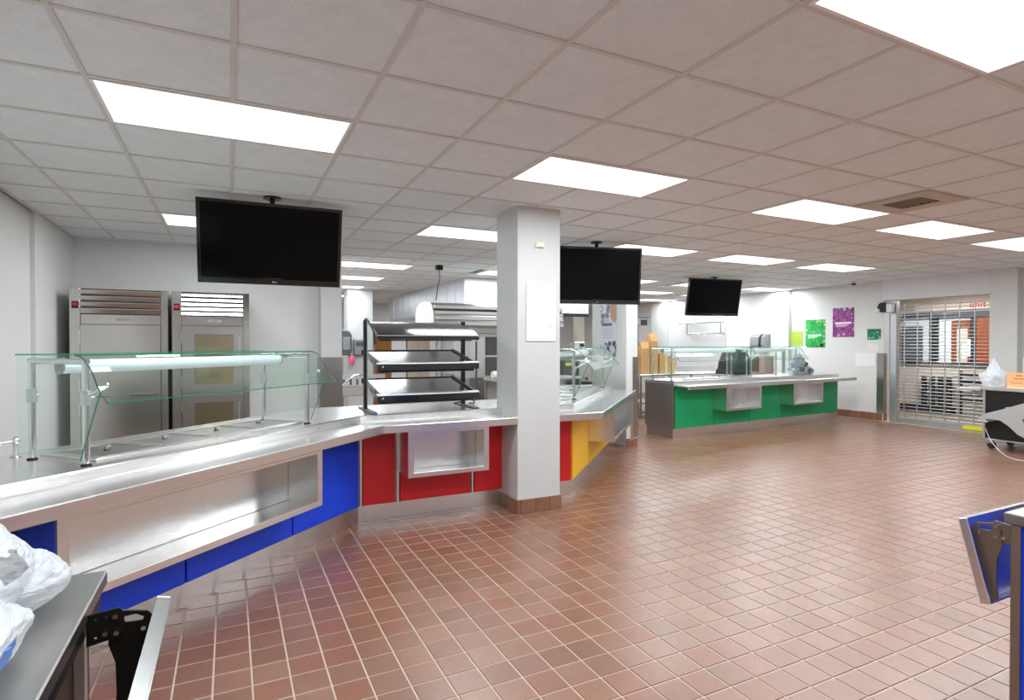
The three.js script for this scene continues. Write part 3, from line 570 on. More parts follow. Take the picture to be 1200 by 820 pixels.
{
  const o = thing('convection_oven', 'stacked stainless oven with dark windows behind the column', 'oven', 3.55, 0, 8.75);
  mesh('stand', [bx(0, 1.1, 0, 0.95, -0.7, 0, 0.006)], M.steelDark, o);
  mesh('body', [bx(0, 1.1, 0.951, 1.70, -0.75, -0.02, 0.01)], M.steelSatin, o);
  for (const y of [1.0, 1.34]) { const d = mesh('oven_door', [bx(0.3, 1.0, y, y + 0.3, -0.02, 0.01, 0.006)], M.darkGrey, o); for (let k = 0; k < 2; k++) mesh('knob', [rod([0.58, y + 0.08 + k * 0.14, 0.01], [0.58, y + 0.08 + k * 0.14, 0.03], 0.018, 12)], M.black, d); }
  const p = thing('utility_pole', 'slim dark upright pole with a pale tip behind the display stand', 'pole', 3.42, 0, 8.15);
  mesh('shaft', [rod([0, 0, 0], [0, 1.56, 0], 0.016)], M.darkGrey, p); mesh('grip', [rod([0, 1.56, 0], [0, 1.70, 0], 0.02)], M.alu, p);
  mesh('pole_base', [bx(-0.2, 0.2, 0, 0.02, -0.2, 0.2, 0.004)], M.darkGrey, p);
  const tb = thing('prep_table', 'steel prep table behind the red counter', 'table', 3.38, 0, 7.6);
  mesh('table_top', [bx(0.05, 1.5, 0.98, 1.02, -0.3, 0.2, 0.006)], M.steelSatin, tb); mesh('shelf', [bx(0.08, 1.47, 0.5, 0.52, -0.28, 0.18)], M.steelSatin, tb);
  mesh('back_panel', [bx(0.08, 1.47, 0.52, 0.975, -0.28, -0.26)], M.steelSatin, tb);
  for (const [x, z] of [[0.08, 0.17], [1.47, 0.17], [0.08, -0.27], [1.47, -0.27]]) mesh('leg', [rod([x, 0, z], [x, 0.98, z], 0.02)], M.steelDark, tb);
  const rl = tag(mesh('wrap_roll', [rod([3.42, 1.075, -7.55], [4.4, 1.075, -7.55], 0.054, 20)], M.offWhite), 'long pale roll of wrap lying on the prep table', 'roll'); void rl;
}
{ // column deep in the kitchen with dispensers
  const c = structGroup('kitchen_column'); c.userData.label = 'white column deep in the kitchen'; c.userData.category = 'column';
  mesh('column_shaft', [rb(2.38, 2.93, 0, CEIL + 0.02, 13.05, 13.6, 0.005)], M.wallWhite, c);
  const d1 = thing('towel_dispenser', 'rounded dark grey towel dispenser beside the far kitchen column', 'dispenser', 2.30, 1.27, 12.98);
  mesh('cover', [plate([[-0.12, 0.06], [-0.06, 0], [0.08, 0], [0.12, 0.08], [0.12, 0.45], [0.06, 0.54], [-0.08, 0.56], [-0.12, 0.5]], -0.06, 0.16, [], 0.02)], M.darkGrey, d1);
  mesh('front_band', [bx(-0.07, 0.08, 0.12, 0.4, 0.161, 0.17, 0.004)], M.greyPlastic, d1);
  const d2 = thing('soap_dispenser', 'square grey dispenser box on the far kitchen column', 'dispenser', 2.60, 1.27, 13.045);
  mesh('cover', [bx(-0.12, 0.12, 0, 0.36, 0, 0.14, 0.02)], M.greyPlastic, d2); mesh('window_slot', [bx(-0.08, 0.08, 0.2, 0.3, 0.141, 0.146, 0.002)], M.darkGrey, d2);
  tag(mesh('pink_cloth', [ball(2.42, 1.17, -12.86, 0.1, 0.7, 1.1, 0.4)], M.pink), 'bright pink cloth hanging below the grey dispensers', 'cloth');
  const s = thing('sink_unit', 'stainless sink unit with rack rails beyond the left pilaster', 'sink', 2.05, 0, 10.9);
  mesh('basin', [bx(-0.5, 0.75, 0.55, 0.72, -0.5, 0.1, 0.01), bx(-0.5, 0.75, 0.72, 0.92, -0.5, -0.48), bx(-0.5, 0.75, 0.72, 0.76, 0.07, 0.1)], M.steelSatin, s);
  for (const [x, z] of [[-0.45, 0.05], [0.7, 0.05], [-0.45, -0.45], [0.7, -0.45]]) mesh('leg', [rod([x, 0, z], [x, 0.55, z], 0.02)], M.steelDark, s);
  mesh('rack_rail', [tube([[-0.2, 0.72, 0.05], [0.0, 0.90, 0.05], [0.2, 0.94, 0.02], [0.5, 0.76, 0.05]], 0.02, 8, 20)], M.chrome, s);
  for (let k = 0; k < 5; k++) mesh('dish_rack', [bx(-0.15 + k * 0.12, -0.12 + k * 0.12, 0.72, 0.86, -0.05, 0.02)], M.darkGrey, s);
  // cupboards against the far side, seen through the display stand
  const w = thing('wood_cupboard', 'warm orange wooden cupboard seen through the display stand', 'cupboard', 3.20, 0, 13.4);
  mesh('carcass', [bx(-0.24, 0.24, 0, 1.75, -0.5, -0.02, 0.006)], M.wood, w); for (const k of [0, 1]) { const d = mesh('door', [bx(-0.235, 0.235, 0.05 + k * 0.85, 0.88 + k * 0.85, -0.02, 0, 0.003)], M.wood, w); mesh('handle', [bx(0.17, 0.19, 0.4 + k * 0.85, 0.52 + k * 0.85, 0, 0.03, 0.004)], M.black, d); }
  const f = thing('white_freezer', 'tall white freezer between wooden and beige cabinets', 'freezer', 3.63, 0, 13.4);
  mesh('body', [bx(-0.18, 0.18, 0, 1.85, -0.6, -0.04, 0.01)], M.white, f); const fd = mesh('door', [bx(-0.178, 0.178, 0.1, 1.83, -0.04, 0, 0.006)], M.white, f); mesh('handle', [bx(0.12, 0.14, 0.9, 1.3, 0, 0.03, 0.005)], M.alu, fd);
  const b = thing('beige_cabinet', 'tall beige metal cabinet behind the display stand', 'cabinet', 4.12, 0, 13.4);
  mesh('body', [bx(-0.28, 0.28, 0, 1.85, -0.5, -0.02, 0.006)], M.beige, b); for (const s2 of [-1, 1]) { const d = mesh('door', [bx(s2 < 0 ? -0.275 : 0.003, s2 < 0 ? -0.003 : 0.275, 0.08, 1.83, -0.02, 0, 0.003)], M.beige, b); mesh('handle', [bx(s2 * 0.03, s2 * 0.05, 0.9, 1.05, 0, 0.02, 0.004)], M.alu, d); }
  const r = thing('pan_rack', 'steel pan rack with many shelves deep in the kitchen', 'rack', 4.9, 0, 12.6);
  for (const [x, z] of [[-0.4, 0], [0.4, 0], [-0.4, -0.6], [0.4, -0.6]]) mesh('upright', [bx(x - 0.015, x + 0.015, 0, 1.8, z - 0.015, z + 0.015)], M.alu, r);
  for (let k = 0; k < 9; k++) mesh('shelf', [bx(-0.385, 0.385, 0.2 + k * 0.19, 0.215 + k * 0.19, -0.585, -0.015)], M.alu, r);
  tag(mesh('dark_board', [rb(3.2, 3.9, 1.95, 2.45, 17.5, 17.58, 0.005)], M.blackGloss), 'dark glossy board high on the far kitchen wall', 'board');
}
{ // things seen past the yellow counter
  const c = thing('steel_post', 'narrow beige post standing behind the yellow counter guard', 'post', 8.45, 0, 13.0);
  mesh('shaft', [bx(-0.11, 0.11, 0, CEIL, -0.11, 0.11, 0.006)], std(0xb3ad9c, 0.6), c); mesh('post_foot', [bx(-0.14, 0.14, 0, 0.1, -0.14, 0.14, 0.006)], M.steelDark, c);
  const t = thing('back_table', 'stainless back table with small appliances behind the yellow guard', 'table', 6.4, 0, 9.55);
  mesh('table_top', [bx(-0.85, 0.9, 1.40, 1.43, -0.3, 0.3, 0.005)], M.steel, t); mesh('splash', [bx(-0.85, 0.9, 0.3, 1.399, -0.3, -0.28)], M.steelSatin, t);
  for (const [x, z] of [[-0.82, 0.27], [0.87, 0.27], [-0.82, -0.25], [0.87, -0.25]]) mesh('leg', [rod([x, 0, z], [x, 1.40, z], 0.02)], M.steelDark, t);
  const b = thing('toaster', 'small steel appliance on the back table behind the yellow guard', 'appliance', 6.15, 1.431, 9.5);
  mesh('body', [bx(-0.14, 0.1, 0.0, 0.13, -0.1, 0.1, 0.01)], M.steelSatin, b); mesh('slot_panel', [bx(-0.02, 0.08, 0.03, 0.1, 0.1, 0.106, 0.002)], M.dark, b);
  tag(mesh('faucet', [tube([[6.75, 1.431, -9.5], [6.75, 1.53, -9.5], [6.81, 1.58, -9.5], [6.87, 1.53, -9.5], [6.87, 1.47, -9.5]], 0.014, 8, 24)], M.chrome), 'curved chrome faucet on the back table behind the yellow guard', 'faucet');
  const cf = [['dark drinks dispenser with yellow label behind yellow guard', 5.22, true], ['steel drinks urn beside the yellow-labelled dispenser', 5.55, false]];
  for (const [lab, x, y] of cf) {
    const u = thing('drinks_dispenser', lab, 'dispenser', x, 0.821, 8.45);
    mesh('body', [bx(-0.13, 0.13, 0.03, 0.42, -0.13, 0.13, 0.02)], y ? M.darkGrey : M.steelSatin, u); mesh('base', [bx(-0.14, 0.14, 0, 0.03, -0.14, 0.16, 0.004)], M.dark, u); mesh('tap', [rod([0, 0.1, 0.13], [0, 0.1, 0.18], 0.012), rod([0, 0.07, 0.175], [0, 0.13, 0.175], 0.01)], M.black, u);
    if (y) mesh('label', [bx(-0.08, 0.08, 0.33, 0.38, 0.131, 0.134)], M.yellowTape, u);
  }
  const ub = thing('beverage_table', 'steel table under the drinks dispensers behind the yellow counter', 'table', 5.38, 0, 8.5);
  mesh('table_top', [bx(-0.5, 0.5, 0.78, 0.82, -0.25, 0.25, 0.004)], M.steelSatin, ub); for (const [x, z] of [[-0.46, 0.2], [0.46, 0.2], [-0.46, -0.2], [0.46, -0.2]]) mesh('leg', [rod([x, 0, z], [x, 0.78, z], 0.018)], M.steelDark, ub);
}

// ---------------------------------------------------------------- area behind the green counter
{
  const t = thing('sink_table', 'long stainless sink table behind the green counter', 'table', 8.2, 0, 9.55);
  mesh('table_top', [bx(-0.75, 2.05, 0.86, 0.90, -0.4, 0.35, 0.005)], M.steel, t); mesh('backsplash', [bx(-0.75, 2.05, 0.90, 1.02, -0.4, -0.37, 0.004)], M.steel, t);
  for (const x of [-0.7, 0.65, 2.0]) for (const z of [-0.36, 0.31]) mesh('leg', [rod([x, 0, z], [x, 0.86, z], 0.022)], M.steelDark, t);
  mesh('under_shelf', [bx(-0.7, 2.0, 0.3, 0.32, -0.36, 0.31)], M.steelDark, t);
  const paperBag = (name, label, cat, x, d, w, h, dp, m, y = 0.901, tilt = 0) => {
    const b = thing(name, label, cat, x, y, d, tilt, 'cardboard boxes and bags on the sink table');
    mesh('body', [bx(-w / 2, w / 2, 0, h * 0.8, -dp / 2, dp / 2, 0.012)], m, b);
    mesh('top_fold', [sweepX([[-dp / 2, h * 0.8], [dp / 2, h * 0.8], [0.03, h], [-0.02, h]], -w / 2 + 0.01, w / 2 - 0.01)], m, b); return b;
  };
  paperBag('paper_bag', 'tall brown paper bag with folded top on the sink table', 'paper bag', 7.98, 9.5, 0.22, 0.84, 0.2, M.card, 0.901, 0.15);
  paperBag('paper_bag', 'brown paper bag leaning beside the pilaster edge', 'paper bag', 7.74, 9.45, 0.2, 0.66, 0.18, M.card, 0.901, -0.2);
  for (let k = 0; k < 4; k++) { const b = thing('cardboard_box', `small light cardboard box ${['beside the tall paper bag', 'second from the tall paper bag', 'third from the tall paper bag', 'farthest from the tall paper bag'][k]}`, 'box', 8.2 + k * 0.11, 0.901, 9.5, 0, 'cardboard boxes and bags on the sink table'); mesh('body', [bx(-0.05, 0.05, 0, 0.42 - k * 0.03, -0.1, 0.1, 0.004)], k % 2 ? M.cardLight : M.card, b); mesh('flap', [bx(-0.048, 0.048, 0.42 - k * 0.03, 0.424 - k * 0.03, -0.02, 0.1)], M.cardLight, b); }
  const dp = thing('dark_door', 'dark brown narrow door panel behind the paper bags', 'door', 8.45, 0, 10.6); mesh('leaf', [bx(-0.13, 0.1, 0.02, 1.85, -0.04, 0, 0.004)], std(0x3a2620, 0.5), dp); mesh('door_foot', [bx(-0.16, 0.13, 0, 0.02, -0.06, 0.03)], M.dark, dp);
  const ps = thing('payment_screen', 'grey wall unit on a thin post above the paper bags', 'screen', 8.15, 0, 10.15);
  mesh('post', [rod([0.02, 0, 0], [0.02, 1.95, 0], 0.018)], M.greyPlastic, ps); mesh('head', [bx(-0.24, 0.24, 1.93, 2.1, -0.05, 0.05, 0.01)], M.greyPlastic, ps); mesh('display', [bx(0.04, 0.22, 1.94, 2.06, 0.051, 0.056, 0.002)], M.dark, ps); mesh('top_bracket', [bx(-0.26, 0.28, 2.1, 2.12, -0.06, 0.06, 0.003)], M.darkGrey, ps); mesh('post_base', [bx(-0.15, 0.2, 0, 0.02, -0.15, 0.15, 0.004)], M.darkGrey, ps);
  const es = thing('equipment_stand', 'small steel stand under the covered appliance', 'stand', 9.05, 0, 8.28, 0.1); mesh('stand_top', [bx(-0.33, 0.33, 0.88, 0.92, -0.26, 0.26, 0.004)], M.steelSatin, es); for (const [x, z] of [[-0.3, 0.22], [0.3, 0.22], [-0.3, -0.22], [0.3, -0.22]]) mesh('leg', [rod([x, 0, z], [x, 0.88, z], 0.018)], M.steelDark, es);
  // covered appliance
  const cv = thing('covered_mixer', 'appliance under a dark plastic cover on a stand behind the green counter', 'appliance', 9.05, 0.921, 8.28, 0.1);
  const blob = (rx, h, rz, amp, s0, seg = 40, pinch = 0) => { const g = new THREE.SphereGeometry(1, seg, Math.round(seg * 0.7)), p = g.attributes.position; for (let i = 0; i < p.count; i++) { let x = p.getX(i), y = p.getY(i), z = p.getZ(i); const n = perlin.noise(x * 1.7 + s0, y * 1.7, z * 1.7 + s0) * amp + perlin.noise(x * 4 + s0, y * 4 + 3, z * 4) * amp * 0.5 + Math.abs(perlin.noise(x * 8, y * 8 + s0, z * 8)) * amp * 0.35; const k = 1 + n; const q = 1 - pinch * Math.max(0, y); x *= rx * k * q; z *= rz * k * q; y = Math.max((y * 0.5 + 0.42) * h * (1 + n * 0.6), 0); p.setXYZ(i, x, y, z); } g.computeVertexNormals(); return fin(g); };
  mesh('cover', [plate([[-0.3, 0.0], [-0.25, 0.26], [-0.14, 0.45], [-0.02, 0.50], [0.2, 0.49], [0.28, 0.32], [0.3, 0.0]], -0.2, 0.2, [], 0.05)], M.bagDark, cv); mesh('draped_hem', [plate([[-0.31, 0.0], [-0.28, 0.1], [0.28, 0.1], [0.31, 0.0]], -0.22, 0.22, [], 0.03)], M.bagDark, cv);
  const gb = thing('plastic_bag', 'grey and clear plastic bag heaped on the green counter end', 'plastic bag', 10.12, 0.921, 7.6, 0.1);
  mesh('bag_body', [blob(0.24, 0.26, 0.18, 0.32, 11, 52, 0.55), blob(0.13, 0.3, 0.12, 0.4, 5, 36, 0.5).translate(-0.08, 0.12, 0.02), blob(0.12, 0.16, 0.1, 0.4, 9, 30, 0.4).translate(0.2, 0, 0.05)], M.bagGrey, gb); const rr = [[0.02, 0.16, 0.09], [-0.12, 0.1, 0.12], [0.2, 0.08, 0.1], [0.05, 0.08, 0.16], [-0.08, 0.26, 0.08], [0.1, 0.2, 0.06]];
  for (const [x, y, z] of rr) mesh('contents', [ball(x, y, z, 0.06, 1.1, 0.8, 0.7)], M.slate, gb);
  mesh('bag_neck', [rod([-0.06, 0.24, 0], [-0.05, 0.40, 0.02], 0.06, 12, 0.03)], M.bagGrey, gb);
  // the wall behind
  const px = WX - 0.1, ddp = thing('towel_dispenser', 'curved grey paper towel dispenser on the right wall over the guard', 'dispenser', px, 1.38, 9.62, -Math.PI / 2);
  mesh('back_plate', [bx(-0.22, 0.22, 0, 0.38, 0, 0.03, 0.006)], M.greyPlastic, ddp); mesh('cover', [plate([[0.03, 0], [0.2, 0.02], [0.24, 0.12], [0.22, 0.3], [0.14, 0.37], [0.03, 0.38]], -0.2, 0.2, [], 0.01).rotateY(-Math.PI / 2)], M.greyPlastic, ddp); mesh('dark_band', [plate([[0.03, 0], [0.204, 0.018], [0.245, 0.12], [0.225, 0.302], [0.142, 0.374], [0.03, 0.385]], -0.13, -0.06, [], 0).rotateY(-Math.PI / 2)], M.dark, ddp);
  const mw = thing('microwave_shelf', 'brownish box appliance with a blue sticker below the dispenser', 'appliance', px, 0.82, 9.58, -Math.PI / 2); mesh('body', [bx(-0.26, 0.26, 0, 0.42, 0.0, 0.3, 0.01)], std(0x9c9088, 0.45), mw); mesh('front', [bx(-0.2, 0.1, 0.05, 0.37, 0.3, 0.306, 0.004)], std(0x5c504a, 0.3), mw); mesh('sticker', [bx(-0.22, -0.12, 0.03, 0.14, 0.307, 0.309)], M.bagBlue, mw); mesh('wall_bracket', [bx(-0.24, 0.24, -0.03, 0, 0, 0.28, 0.003)], M.alu, mw);
  const pc = thing('white_cabinet', 'narrow white panel beside the dispenser under white papers', 'panel', px, 0.5, 9.18, -Math.PI / 2); mesh('leaf', [bx(-0.1, 0.1, 0, 0.86, 0, 0.03, 0.004)], M.white, pc); mesh('edge_strip', [bx(0.1, 0.16, 0.0, 0.86, 0, 0.03, 0.003)], M.greyPlastic, pc);
  const rk = thing('wall_rack', 'chrome pipe rack mounted on the wall under the small television', 'rack', WX - 0.14, 1.8, 11.4, -Math.PI / 2);
  for (const y of [0.0, 0.285]) mesh('rail', [rod([-0.62, y, 0.12], [0.62, y, 0.12], 0.014)], M.steelDark, rk); for (const x of [-0.6, 0.6]) mesh('bracket', [rod([x, -0.02, 0.12], [x, 0.3, 0.12], 0.016), rod([x, 0.28, 0], [x, 0.28, 0.12], 0.014), rod([x, 0, 0], [x, 0, 0.12], 0.014)], M.steelDark, rk); mesh('side_arm', [rod([-0.62, 0.28, 0.12], [-0.9, 0.28, 0.1], 0.012), ball(-0.9, 0.28, 0.1, 0.03)], M.steelDark, rk); for (let k = 0; k < 4; k++) mesh('hook', [rod([-0.4 + k * 0.25, 0.02, 0.12], [-0.4 + k * 0.25, -0.05, 0.15], 0.01)], M.steelDark, rk);
}

// ---------------------------------------------------------------- posters and papers
function poster(name, label, cat, w, h, x, y, d, turn, mat) { const o = new THREE.Mesh(sheetGeo(w, h, 0.003), mat); o.name = numbered(name); o.position.set(x, y, -d); o.rotation.y = turn; o.castShadow = o.receiveShadow = true; scene.add(o); return tag(o, label, cat); }
const blobs = (x, w, h, cols, n, r0, r1, s0) => { let s = s0; const rn = () => { s = (s * 16807) % 2147483647; return s / 2147483647; }; for (let k = 0; k < n; k++) { x.fillStyle = cols[k % cols.length]; x.beginPath(); x.arc(rn() * w, rn() * h, r0 + rn() * (r1 - r0), 0, 7); x.fill(); } };
const edgeBlobs = (x, w, h, cols, n, r0, r1, s0) => { let s = s0; const rn = () => { s = (s * 16807) % 2147483647; return s / 2147483647; }; for (let k = 0; k < n; k++) { x.fillStyle = cols[k % cols.length]; const side = Math.floor(rn() * 4), t = rn(); x.beginPath(); x.arc(side < 2 ? t * w : side === 2 ? rn() * 30 : w - rn() * 30, side === 0 ? rn() * 40 : side === 1 ? h - rn() * 60 : t * h, r0 + rn() * (r1 - r0), 0, 7); x.fill(); } };
const greenP = canvasMat(384, 512, (x, w, h) => { x.fillStyle = '#22a64a'; x.fillRect(0, 0, w, h); blobs(x, w, h, ['#2db657', '#1d9a44', '#35bd5c'], 40, 20, 70, 5); edgeBlobs(x, w, h, ['#9fd24a', '#bfe07a', '#176b34', '#d9efc8', '#0d4a26'], 20, 8, 26, 21); blobs(x, w, h, ['#eaf7ee'], 10, 3, 9, 99); x.fillStyle = '#f2fbf4'; x.fillRect(50, 275, 260, 26); x.fillStyle = '#c9ecd2'; x.fillRect(50, 312, 190, 14); x.fillRect(50, 336, 140, 10); x.fillStyle = '#0a2c18'; x.fillRect(280, 440, 70, 60); }, 0.45);
const purpleP = canvasMat(384, 512, (x, w, h) => { x.fillStyle = '#8c2f7e'; x.fillRect(0, 0, w, h); blobs(x, w, h, ['#9a3a8c', '#7c2870', '#a4489a'], 40, 20, 70, 8); edgeBlobs(x, w, h, ['#4b1f52', '#6d5a74', '#b9a9bf', '#3a1238', '#c8c3cc'], 22, 10, 28, 31); blobs(x, w, h, ['#f4e6f2'], 8, 3, 8, 77); x.fillStyle = '#f6e4f2'; x.fillRect(46, 250, 290, 34); x.fillStyle = '#e3bfdc'; x.fillRect(60, 295, 230, 18); x.fillRect(60, 322, 180, 12); }, 0.45);
const signP = canvasMat(256, 200, (x, w, h) => { x.fillStyle = '#0f7a58'; x.fillRect(0, 0, w, h); blobs(x, w, h, ['#1a8f69', '#bfe3d4', '#78bfa4', '#0a5c42'], 22, 8, 30, 13); x.fillStyle = '#0c6b4b'; x.fillRect(0, 0, w, 50); }, 0.5);
const notes = (bg, ink, rows, s0) => canvasMat(256, 320, (x, w, h) => { let s = s0; const rn = () => { s = (s * 16807) % 2147483647; return s / 2147483647; }; x.fillStyle = bg; x.fillRect(0, 0, w, h); x.fillStyle = ink; for (let k = 0; k < rows; k++) { const y = 30 + k * (h - 50) / rows; let p = 24; while (p < w - 40) { const q = 12 + rn() * 34; x.fillRect(p, y, Math.min(q, w - 24 - p), 7); p += q + 8; } } }, 0.8);
const T90 = -Math.PI / 2;
poster('wall_poster', 'green food poster with white lettering on the right wall', 'poster', 0.47, 0.61, WX - 0.004, 1.75, 8.33, T90, greenP);
poster('wall_poster', 'purple poster with a white title line on the right wall', 'poster', 0.466, 0.615, WX - 0.004, 1.975, 7.69, T90, purpleP);
poster('wall_sign', 'small dark green sign near the roller grille motor', 'sign', 0.27, 0.217, WX - 0.004, 1.714, 7.047, T90, signP);
poster('wall_note', 'lime yellow printed notice beside the green poster', 'notice', 0.3, 0.325, WX - 0.004, 1.643, 8.785, T90, notes('#b9d651', '#7f9f2c', 9, 3));
poster('wall_note', 'white paper sheet under the small green sign', 'notice', 0.2, 0.14, WX - 0.004, 1.45, 7.05, T90, notes('#eceae8', '#d0cfce', 4, 5));
poster('wall_note', 'wide white pair of papers beside the steel corner guard', 'notice', 0.4, 0.27, WX - 0.004, 1.2, 7.22, T90, notes('#f1f0ef', '#dedddd', 7, 9));
poster('wall_note', 'white printed papers beside the grey towel dispenser', 'notice', 0.33, 0.34, WX - 0.104, 1.59, 9.225, T90, notes('#f0f0f0', '#b9bcc2', 6, 17));
poster('column_notice', 'large white paper notice taped on the white column', 'notice', 0.305, 0.53, 2.545, 1.815, 4.5405, 0, canvasMat(300, 520, (x, w, h) => { x.fillStyle = '#e9edf1'; x.fillRect(0, 0, w, h); x.fillStyle = '#dfe3e8'; x.fillRect(0, 150, w, 4); x.fillRect(0, 380, w, 5); x.fillStyle = '#ced5dd'; x.font = 'bold 64px sans-serif'; x.fillText('CASH', 40, 90); x.fillStyle = '#e1e5ea'; for (let k = 0; k < 6; k++) x.fillRect(30, 180 + k * 30, 220 - (k % 3) * 30, 9); x.fillStyle = '#b4bac2'; x.fillRect(236, 380, 12, 22); }, 0.7));
poster('wall_poster', 'tall pale grey poster with food pictures on the kitchen partition', 'poster', 0.42, 0.95, 5.246, 1.72, 7.245, T90, canvasMat(256, 580, (x, w, h) => { x.fillStyle = '#c9cad2'; x.fillRect(0, 0, w, h); blobs(x, w, h * 0.35, ['#8f909c', '#b5b6c2', '#6f7280', '#d6d7de'], 40, 10, 34, 4); x.fillStyle = '#b38a72'; x.beginPath(); x.ellipse(220, 100, 60, 110, 0, 0, 7); x.fill(); x.fillStyle = '#5c606c'; x.fillRect(30, 215, 160, 26); x.fillStyle = '#a9abb5'; for (let k = 0; k < 5; k++) x.fillRect(30, 260 + k * 22, 190 - k * 10, 8); x.save(); x.translate(0, 390); blobs(x, w, 130, ['#6c7078', '#9a9ea6', '#b9bcc2', '#4c5058'], 36, 8, 26, 7); x.restore(); x.fillStyle = '#5a606a'; x.fillRect(60, 540, 150, 22); }, 0.5));

// ---------------------------------------------------------------- roller grille and lobby
{
  const g = thing('roller_grille', 'metal roll-down grille of thin rods closing the lobby opening', 'grille', WX + 0.09, 0, 5.95);
  const z0 = -(6.64 - 5.95), z1 = 5.95 - 5.045;
  mesh('guide_rail', [bx(-0.06, 0.05, 0, 2.375, z0 - 0.115, z0, 0.006)], M.alu, g);
  mesh('guide_rail', [bx(-0.02, 0.05, 0, 2.375, z1 - 0.02, z1, 0.003)], M.alu, g);
  const rg = rod([0, 0, z0], [0, 0, z1], 0.0065, 6);
  for (let k = 0; k < 35; k++) { const m = new THREE.Mesh(rg, M.alu); m.name = 'grille_rod'; m.position.y = 0.13 + k * 0.0625; m.castShadow = m.receiveShadow = true; g.add(m); }
  for (let k = 0; k < 7; k++) mesh('link_strip', [bx(-0.006, 0.006, 0.1, 2.3, z0 + 0.11 + k * 0.232, z0 + 0.125 + k * 0.232)], M.alu, g);
  const bb = mesh('bottom_bar', [bx(-0.03, 0.03, 0.0, 0.1, z0, z1 - 0.02, 0.006)], M.alu, g);
  mesh('yellow_label', [bx(-0.034, -0.031, 0.015, 0.085, z1 - 0.47, z1 - 0.08)], M.yellowTape, bb);
  const mo = thing('grille_motor', 'black motor cap on the grille rail below the white header', 'motor', WX - 0.06, 2.12, 6.84);
  mesh('drum', [rod([-0.02, 0.12, -0.0], [0.05, 0.12, 0.0], 0.1, 20)], M.black, mo); mesh('cover', [bx(-0.03, 0.05, 0.0, 0.2, 0.06, 0.2, 0.02)], M.alu, mo); mesh('white_cap', [ball(-0.03, 0.06, -0.085, 0.04)], M.white, mo);
  // lobby shell
  const LX = 14.2;
  struct('floor_lobby', [rb(WX + 0.18, LX + 0.2, -0.1, 0, 3.6, 10.2)], std(0x8c7a6a, 0.5));
  struct('ceiling_lobby', [rb(WX + 0.18, LX + 0.2, 2.6, 2.75, 3.6, 10.2)], M.beige);
  struct('wall_lobby', [rb(LX, LX + 0.2, 0, 1.06, 3.6, 10.2), rb(LX, LX + 0.2, 2.2, 2.6, 3.6, 10.2), rb(WX + 0.18, LX, 0, 2.6, 10.0, 10.2), rb(WX + 0.18, LX, 0, 2.6, 3.6, 3.8), rb(LX + 0.1, LX + 0.2, 1.06, 2.2, 3.6, 10.2)], M.beige);
  const w = structGroup('window_1'); const f = LX - 0.002;
  mesh('window_header', [rb(f - 0.03, f, 2.1, 2.22, 4.5, 7.95, 0.004)], M.slate, w);
  mesh('window_sill', [rb(f - 0.04, f, 1.03, 1.10, 4.5, 7.95, 0.004)], M.slate, w);
  for (const d of [7.3, 6.5, 5.6, 4.7]) mesh('mullion', [rb(f - 0.03, f + 0.05, 1.1, 2.1, d - 0.08, d + 0.08, 0.003)], M.dark, w);
  mesh('pane', [rb(f + 0.06, f + 0.07, 1.1, 2.1, 4.5, 7.95)], M.white, w);
  const sc = thing('lobby_monitor', 'dark grey monitor in the lobby window behind the grille', 'monitor', LX - 0.06, 1.12, 7.72, T90); mesh('panel', [bx(-0.22, 0.22, 0, 0.8, -0.02, 0.02, 0.005)], M.darkGrey, sc); mesh('foot_plate', [bx(-0.1, 0.1, -0.02, 0.0, -0.03, 0.03)], M.dark, sc);
  const dr = structGroup('door_1'); mesh('door_frame', [rb(f - 0.05, f, 1.1, 2.03, 6.58, 6.93, 0.004)], M.woodRed, dr); mesh('door_glass', [rb(f - 0.056, f - 0.05, 1.12, 1.85, 6.62, 6.82)], std(0xcfc6b4, 0.4), dr); mesh('door_paper', [rb(f - 0.06, f - 0.0565, 1.2, 1.5, 6.64, 6.72), rb(f - 0.06, f - 0.0565, 1.25, 1.62, 6.56, 6.62)], M.paper, dr);
  const d2 = structGroup('door_2'); mesh('door_leaf', [rb(f - 0.05, f, 1.1, 2.08, 6.2, 6.46, 0.004)], std(0xb85a22, 0.45, 0, { map: woodT }), d2);
  const lt = poster('lobby_lettering', 'beige band with red letters inside the lobby over the grille', 'sign', 1.9, 0.17, LX - 0.03, 2.335, 6.75, T90, canvasMat(1024, 92, (x, a, b) => { x.fillStyle = '#e8d5c4'; x.fillRect(0, 0, a, b); x.fillStyle = '#d2202c'; x.font = 'bold 84px sans-serif'; x.fillText('unit', 590, 66); }, 0.6)); void lt;
  const bt = thing('lobby_table', 'beige lobby wall table with dark slotted legs behind the grille', 'table', LX - 0.25, 0, 7.2, T90);
  for (let k = 0; k < 4; k++) mesh('leg', [bx(-0.2 + k * 0.165, -0.12 + k * 0.165, 0.16, 0.80, -0.04, 0.04, 0.004)], M.dark, bt); mesh('base_bar', [bx(-0.62, 0.42, 0, 0.16, -0.1, 0.1, 0.006)], M.dark, bt); mesh('table_top', [bx(-0.25, 0.45, 0.80, 0.84, -0.12, 0.12, 0.004)], M.beige, bt);
  const bn = thing('lobby_bench', 'dark slatted bench in the lobby behind the grille', 'bench', LX - 0.35, 0, 6.35, T90);
  for (let k = 0; k < 5; k++) mesh('slat', [bx(-0.3, 0.3, 0.3 + k * 0.13, 0.37 + k * 0.13, -0.03 - k * 0.01, 0.0 - k * 0.01, 0.004)], M.dark, bn); for (const x of [-0.27, 0.27]) mesh('leg', [bx(x - 0.02, x + 0.02, 0, 0.95, -0.08, -0.035)], M.dark, bn);
